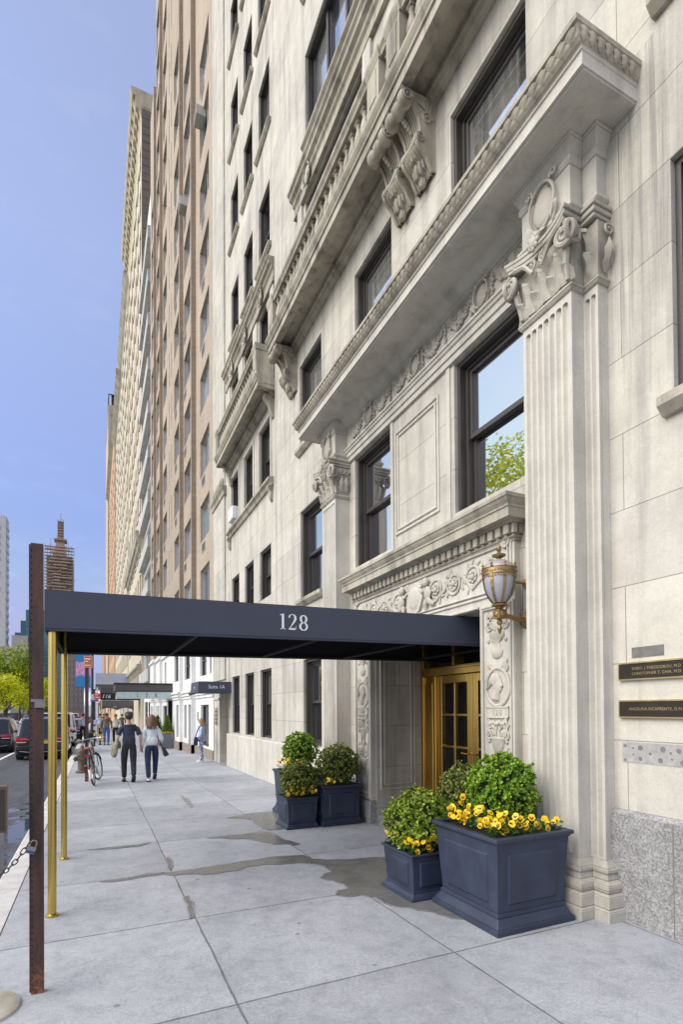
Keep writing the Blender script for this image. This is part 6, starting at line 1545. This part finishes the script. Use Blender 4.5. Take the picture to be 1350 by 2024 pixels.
# ------------------------------------------------------------------ people
SKIN=plain('skin',(.50,.30,.22),.55,0,.06,10); SKIN2=plain('skin_tan',(.42,.24,.16),.55,0,.06,10)
def cloth(n,c,v=.25,st=(1,1,.5)):
    m,nt,b=newmat(n); N=NT(nt); tc=N.n('TexCoord').outputs['Object']
    f=N.noise(N.map(tc,(1,1,.45)),11,3,.55,1.2); N.l(N.mix(1,c,N.ramp(f,[(.3,1-v),(.7,1+v)]),'MULTIPLY'),b.inputs['Base Color']); b.inputs['Roughness'].default_value=.9
    N.l(N.bump(f,.9,.06),b.inputs['Normal']); return m
def skinmesh(name,pts,edges,mat,parent,sub=2,label=None):
    """one continuous surface grown over a skeleton; pts: (x,y,z,r) or (x,y,z,rx,ry)"""
    of=off(parent); me=bpy.data.meshes.new(name); me.from_pydata([(p[0]-of[0],p[1]-of[1],p[2]-of[2]) for p in pts],edges,[])
    o=bpy.data.objects.new(name,me); COL.objects.link(o)
    m=o.modifiers.new('skin','SKIN'); m.use_smooth_shade=True; m.branch_smoothing=.6
    if not me.skin_vertices: raise RuntimeError('no skin layer')
    for i,p in enumerate(pts):
        d=me.skin_vertices[0].data[i]; d.radius=(p[3],p[4] if len(p)>4 else p[3]); d.use_root=(i==0)
    s=o.modifiers.new('sub','SUBSURF'); s.levels=sub; s.render_levels=sub
    dg=bpy.context.evaluated_depsgraph_get(); dg.update()
    nm=bpy.data.meshes.new_from_object(o.evaluated_get(dg)); o.modifiers.clear(); o.data=nm; nm.name=name
    nm.materials.clear(); nm.materials.append(mat)
    for p in nm.polygons: p.use_smooth=True
    if parent: o.parent=parent; OFF[o.name]=of
    if label: o['label']=label
    return o
def person(label,x,y,H,face,clo,step=.0,arms=None,bag=None,hair=None,cap=False,female=False,group=None,stand=False):
    """face: heading angle, 0 = walking away (+y). clo: dict of materials"""
    zg=gz(y); t=thing('person',label,'person',(x,y,zg),group); k=H/1.75; fem=.92 if female else 1
    M=Matrix.Translation((x,y,zg))@Matrix.Rotation(face,4,'Z')@Matrix.Scale(k,4)
    def P(a,b,c,r,r2=None):
        q=M@Vector((a,b,c)); return (q.x,q.y,q.z,r*k,(r2 or r)*k)
    sh=.185*fem; hp=.095
    st=step
    L=[(-hp,0,.90),(-hp-.01,.10*st,.50),(-hp,-.02+.20*st,.09)]; Rr=[(hp,0,.90),(hp+.01,.05*abs(st)-.06*st,.50),(hp,-.16*st-.02,.09+.07*abs(st))]
    A=arms or [((-sh-.03,0,1.36),(-sh-.08,-.03,1.10),(-sh-.09,.06,.86)),((sh+.03,0,1.36),(sh+.08,-.03,1.10),(sh+.09,.06,.86))]
    # continuous body
    pts=[P(0,0,.95,.13,.105),P(0,0,1.12,.125*fem,.095),P(0,0,1.30,.145*fem,.10),P(0,.0,1.43,.10,.075),P(0,.01,1.51,.052),P(0,.02,1.60,.072,.082),P(0,.02,1.69,.072,.085)]
    ed=[(0,1),(1,2),(2,3),(3,4),(4,5),(5,6)]
    def add(p,par): pts.append(p); ed.append((par,len(pts)-1)); return len(pts)-1
    for S,leg in((-1,L),(1,Rr)):
        h=add(P(*leg[0],.085),0); kn=add(P(*leg[1],.056),h); an=add(P(*leg[2],.038),kn); add(P(leg[2][0]+S*.02,leg[2][1]+.15,max(.03,leg[2][2]-.06),.034,.026),an)
    for S,arm in((-1,A[0]),(1,A[1])):
        s_=add(P(*arm[0],.052),3); e=add(P(*arm[1],.038),s_); w_=add(P(*arm[2],.026),e)
        d=(Vector(arm[2])-Vector(arm[1])).normalized(); pc=Vector(arm[2])+d*.055
        pm=add(P(*pc,.034,.018),w_)
        for f in range(4):
            o=Vector((0,-.03+.02*f,0)); kx=pc+d*.045+o; ky=pc+d*(.085-.008*abs(f-1.5))+o*1.1+Vector((-S*.018,0,0))
            a=add(P(*kx,.0085),pm); add(P(*ky,.0075),a)
        a=add(P(*(pc+d*.015+Vector((-S*.01,.040,0))),.010),w_); add(P(*(pc+d*.055+Vector((-S*.02,.045,0))),.008),a)
    skinmesh('body',pts,ed,clo.get('skin',SKIN),t)
    # face features
    mb=MB()
    for S in(-1,1): mb.ball(P(S*.078,.02,1.625,0)[:3],(.014*k,.022*k,.032*k),6,4)
    mb.ball(P(0,.115,1.61,0)[:3],(.014*k,.018*k,.02*k),6,4); part('ears_and_nose',mb,clo.get('skin',SKIN),t,smooth=True)
    mb=MB()
    for S in(-1,1): mb.ball(P(S*.032,.098,1.645,0)[:3],.010*k,6,4)
    part('eyes',mb,plain('eye_dark',(.03,.02,.02),.3),t); mb=MB(); mb.ball(P(0,.096,1.57,0)[:3],(.024*k,.010*k,.007*k),6,4); part('mouth',mb,plain('lips',(.40,.16,.13),.5),t)
    # trousers
    tr=clo['trousers']; q=1.0
    p2=[P(0,0,.97,.168*q,.138*q),P(0,0,1.06,.155,.125)]; e2=[(0,1)]
    for leg in(L,Rr):
        n=len(p2); a=leg[1]; b=leg[2]; m=tuple((a[i]+b[i])/2 for i in range(3))
        p2+= [P(*leg[0],.105*q,.11*q),P(*a,.078*q),P(*m,.070*q),P(b[0],b[1],b[2]+.0,.062*q)]; e2+= [(0,n),(n,n+1),(n+1,n+2),(n+2,n+3)]
    skinmesh('trousers',p2,e2,tr,t)
    # top
    tp=clo['top']; lo=clo.get('hem',.88); bulk=clo.get('bulk',1)
    p3=[P(0,0,1.29,.165*fem*bulk,.118*bulk),P(0,0,1.12,.15*bulk,.115*bulk),P(0,-.0,lo,.165*bulk,.128*bulk),P(0,0,1.42,.125*fem,.09),P(0,.005,1.475,.062,.06)]; e3=[(0,1),(1,2),(0,3),(3,4)]
    for S,arm in((-1,A[0]),(1,A[1])):
        n=len(p3); frac=clo.get('sleeve',1)
        p3.append(P(arm[0][0]*.97,arm[0][1],arm[0][2]-.01,.060*bulk)); e3.append((3,n)); 
        if frac<.6:
            m=Vector(arm[0]).lerp(Vector(arm[1]),.75); p3.append(P(*m,.066*bulk)); e3.append((n,n+1))
        else:
            m=Vector(arm[1]).lerp(Vector(arm[2]),clo.get('cuff',.85)); p3+= [P(*arm[1],.054*bulk),P(*m,.046*bulk)]; e3+= [(n,n+1),(n+1,n+2)]
    skinmesh('top',p3,e3,tp,t)
    for leg in(L,Rr):
        b=leg[2]; tilt=.10*abs(st) if leg is Rr else 0
        mb=MB(); a=P(b[0],b[1]+.06,b[2]-.045,0)[:3]
        M2=Matrix.Translation(a)@Matrix.Rotation(face,4,'Z')@Matrix.Rotation(-rad(38)*abs(st) if leg is Rr else 0,4,'X')
        mb.ball((0,0,0),(.05*k,.135*k,.045*k),10,6,0,M2); mb.box(-.048*k,.048*k,-.125*k,.13*k,-.045*k,-.022*k,1,M2); part('shoe',mb,[clo.get('shoe',BLK),clo.get('sole',clo.get('shoe',BLK))],t,smooth=True)
    if hair:
        hm,ln=hair; mb=MB(); R=random.Random(3)
        c=P(0,.0,1.665,0)[:3]; mb.ball(c,(.100*k,.108*k,.105*k),14,9)
        if ln:
            for i in range(60):
                q=R.uniform(-.2,pi+.2); q2=-q; px,py=math.cos(q2)*.10,math.sin(q2)*.10
                p0=P(px*.85,py*.85+.0,1.70,0)[:3];p1=P(px*1.10,py*1.08-.02*(py<0),1.58,0)[:3];p2_=P(px*1.12+R.uniform(-.03,.03),py*1.1-.055*(py<0)+R.uniform(-.02,.02),1.60-ln*R.uniform(.6,1),0)[:3]; mb.tube([p0,p1,p2_],[.026*k,.024*k,.008*k],5)
        part('hair',mb,hm,t,smooth=True,sharp=70)
    if cap:
        mb=MB(); MC=M@Matrix.Translation((0,.015,1.665)); mb.lathe([(.100,0),(.104,.03),(.095,.075),(.06,.105),(0,.115)],(0,0,0),18,M=MC); mb.prism([(-.08,.07),(.08,.07),(.075,.15),(.04,.185),(-.04,.185),(-.075,.15)],-.004,.008,'z',0,MC); part('cap',mb,cap,t,smooth=True)
    return t,M,k,P
HAIRB=plain('brown_hair',(.13,.060,.035),.5,0,.4,30,stretch=(8,8,1)); HAIRD=plain('dark_hair',(.03,.02,.016),.5); HAIRO=plain('blonde_hair',(.36,.20,.09),.5,0,.3,30)
NAVYT=cloth('navy_tshirt',(.030,.038,.072)); BLKJ=cloth('black_jeans',(.022,.024,.028)); DENIM=cloth('light_denim_jacket',(.66,.71,.74),.12); JEAN=cloth('dark_blue_jeans',(.015,.028,.075)); OLV=cloth('olive_jacket',(.30,.27,.19)); SHOEW=plain('white_trainer',(.65,.65,.66),.6)
# man in the dark t-shirt, jacket over his arm
t,M,k,P=person('man in dark cap and navy t-shirt walking away with a jacket',.77,14.1,1.70,rad(3),{'trousers':BLKJ,'top':NAVYT,'sleeve':.5,'bulk':1.12,'hem':.86,'shoe':BLK},step=.95,arms=[((-.20,0,1.36),(-.275,-.05,1.10),(-.25,.12,.95)),((.20,0,1.36),(.265,-.06,1.10),(.29,.05,.86))],hair=(HAIRD,0),cap=plain('charcoal_cap',(.035,.037,.045),.8))
p4=[P(-.30,.04,1.02,.075,.06),P(-.335,-.01,.90,.095,.06),P(-.35,-.01,.74,.10,.055),P(-.345,0,.62,.06,.045),P(-.24,.10,1.00,.07,.05),P(-.22,.06,.84,.065,.05)]
J=thing('folded_jacket','grey beige jacket draped over the forearm of the man in the cap','jacket',tuple((M@Vector((-.33,0,.6))))); skinmesh('cloth',p4,[(0,1),(1,2),(2,3),(0,4),(4,5)],OLV,J)
# woman with denim jacket
t,M,k,P=person('brown haired woman in a pale denim jacket walking away',1.30,14.15,1.63,rad(0),{'trousers':JEAN,'top':DENIM,'bulk':1.22,'hem':.90,'cuff':.7,'shoe':SHOEW,'sole':BLK},step=-.95,arms=[((-.18,0,1.36),(-.24,-.05,1.10),(-.235,.06,.86)),((.18,0,1.36),(.25,-.04,1.10),(.22,.14,.98))],hair=(HAIRB,.24),female=True)
HB_=thing('handbag','black leather handbag hanging at the right side of the woman in denim','bag',tuple(M@Vector((.30,.05,.6)))); mb=MB(); MH=M@Matrix.Translation((.33,.02,.77))@Matrix.Rotation(rad(-22),4,'Y'); mb.frustum(-.07,.07,-.17,.17,-.13,-.035,.035,-.13,.13,.13,0,MH); part('bag_body',mb,BLK,HB_,bevel=.03,seg=2); mb=MB(); mb.tube([MH@Vector(p) for p in((0,-.11,.12),(-.02,-.08,.30),(-.03,0,.36),(-.02,.08,.30),(0,.11,.12))],.012,6); part('strap',mb,BLK,HB_,smooth=True)
# standing woman by the wall, facing left (-x)
LBL=cloth('pale_blue_jacket',(.46,.54,.72),.12)
def printed():
    m,nt,b=newmat('printed_leggings'); N=NT(nt); tc=N.n('TexCoord').outputs['Object']; n=N.noise(tc,22,4,.6,1); N.l(N.mix(N.ramp(n,[(.47,0),(.53,1)]),(.06,.10,.22),(.62,.66,.74)),b.inputs['Base Color']); b.inputs['Roughness'].default_value=.85; return m
t,M,k,P=person('blonde woman in pale blue jacket and printed leggings by the white wall',3.31,18.6,1.50,rad(82),{'trousers':printed(),'top':LBL,'bulk':1.18,'hem':.78,'shoe':SHOEW},step=.12,arms=[((-.19,0,1.37),(-.25,.02,1.10),(-.18,.18,.98)),((.19,0,1.37),(.26,-.08,1.10),(.24,-.02,.88))],hair=(HAIRO,.16),female=True)
SB=thing('shoulder_bag','navy shoulder bag carried by the woman by the white wall','bag',tuple(M@Vector((-.1,.25,.7)))); mb=MB(); MH=M@Matrix.Translation((-.16,.22,.86)); mb.frustum(-.14,.14,-.09,.09,-.17,-.12,.12,-.05,.05,.17,0,MH); part('bag_body',mb,cloth('navy_bag',(.014,.02,.06)),SB,bevel=.04,seg=2); mb=MB(); mb.tube([M@Vector(p) for p in((-.16,.22,1.02),(-.20,.15,1.3),(-.12,.02,1.46),(-.05,-.12,1.35))],.018,6); part('strap',mb,cloth('navy_strap',(.012,.016,.05)),SB)
# far pedestrians
BRJ=cloth('brown_jacket',(.16,.12,.085)); BLJ=cloth('blue_jeans',(.05,.12,.36)); CRM=cloth('cream_top',(.60,.60,.42)); BLT=cloth('black_trousers',(.015,.015,.018)); LBS=cloth('light_blue_shirt',(.42,.50,.66)); GRJ=cloth('grey_jacket',(.12,.12,.13)); REDJ=cloth('red_top',(.45,.06,.05))
for lab,x,y,h,fc,tp,tr,st,hr in (('person in brown jacket and blue jeans walking towards the camera',.60,32.2,1.74,180,BRJ,BLJ,.3,HAIRD),('person in a cream top and black trousers beside the brown jacketed one',1.10,33.0,1.68,176,CRM,BLT,-.35,HAIRB),('person in a pale blue shirt at the kerb by the parked cars',-.62,36,1.75,20,LBS,BLT,.3,HAIRD),('distant person in a pale shirt behind the brown jacketed one',.35,41,1.74,178,LBS,BLJ,-.3,HAIRD),('distant person in a dark coat near the grey canopy posts',2.0,46,1.70,185,GRJ,BLT,.3,HAIRD),('tiny far person in red under the canopies',1.2,58,1.7,180,REDJ,BLT,.3,HAIRD),('tiny far person in grey under the canopies',.9,64,1.75,0,GRJ,BLJ,-.3,HAIRB)):
    person(lab,x,y,h,rad(fc),{'trousers':tr,'top':tp,'bulk':1.1,'skin':SKIN2,'shoe':BLK},step=st,hair=(hr,.0))
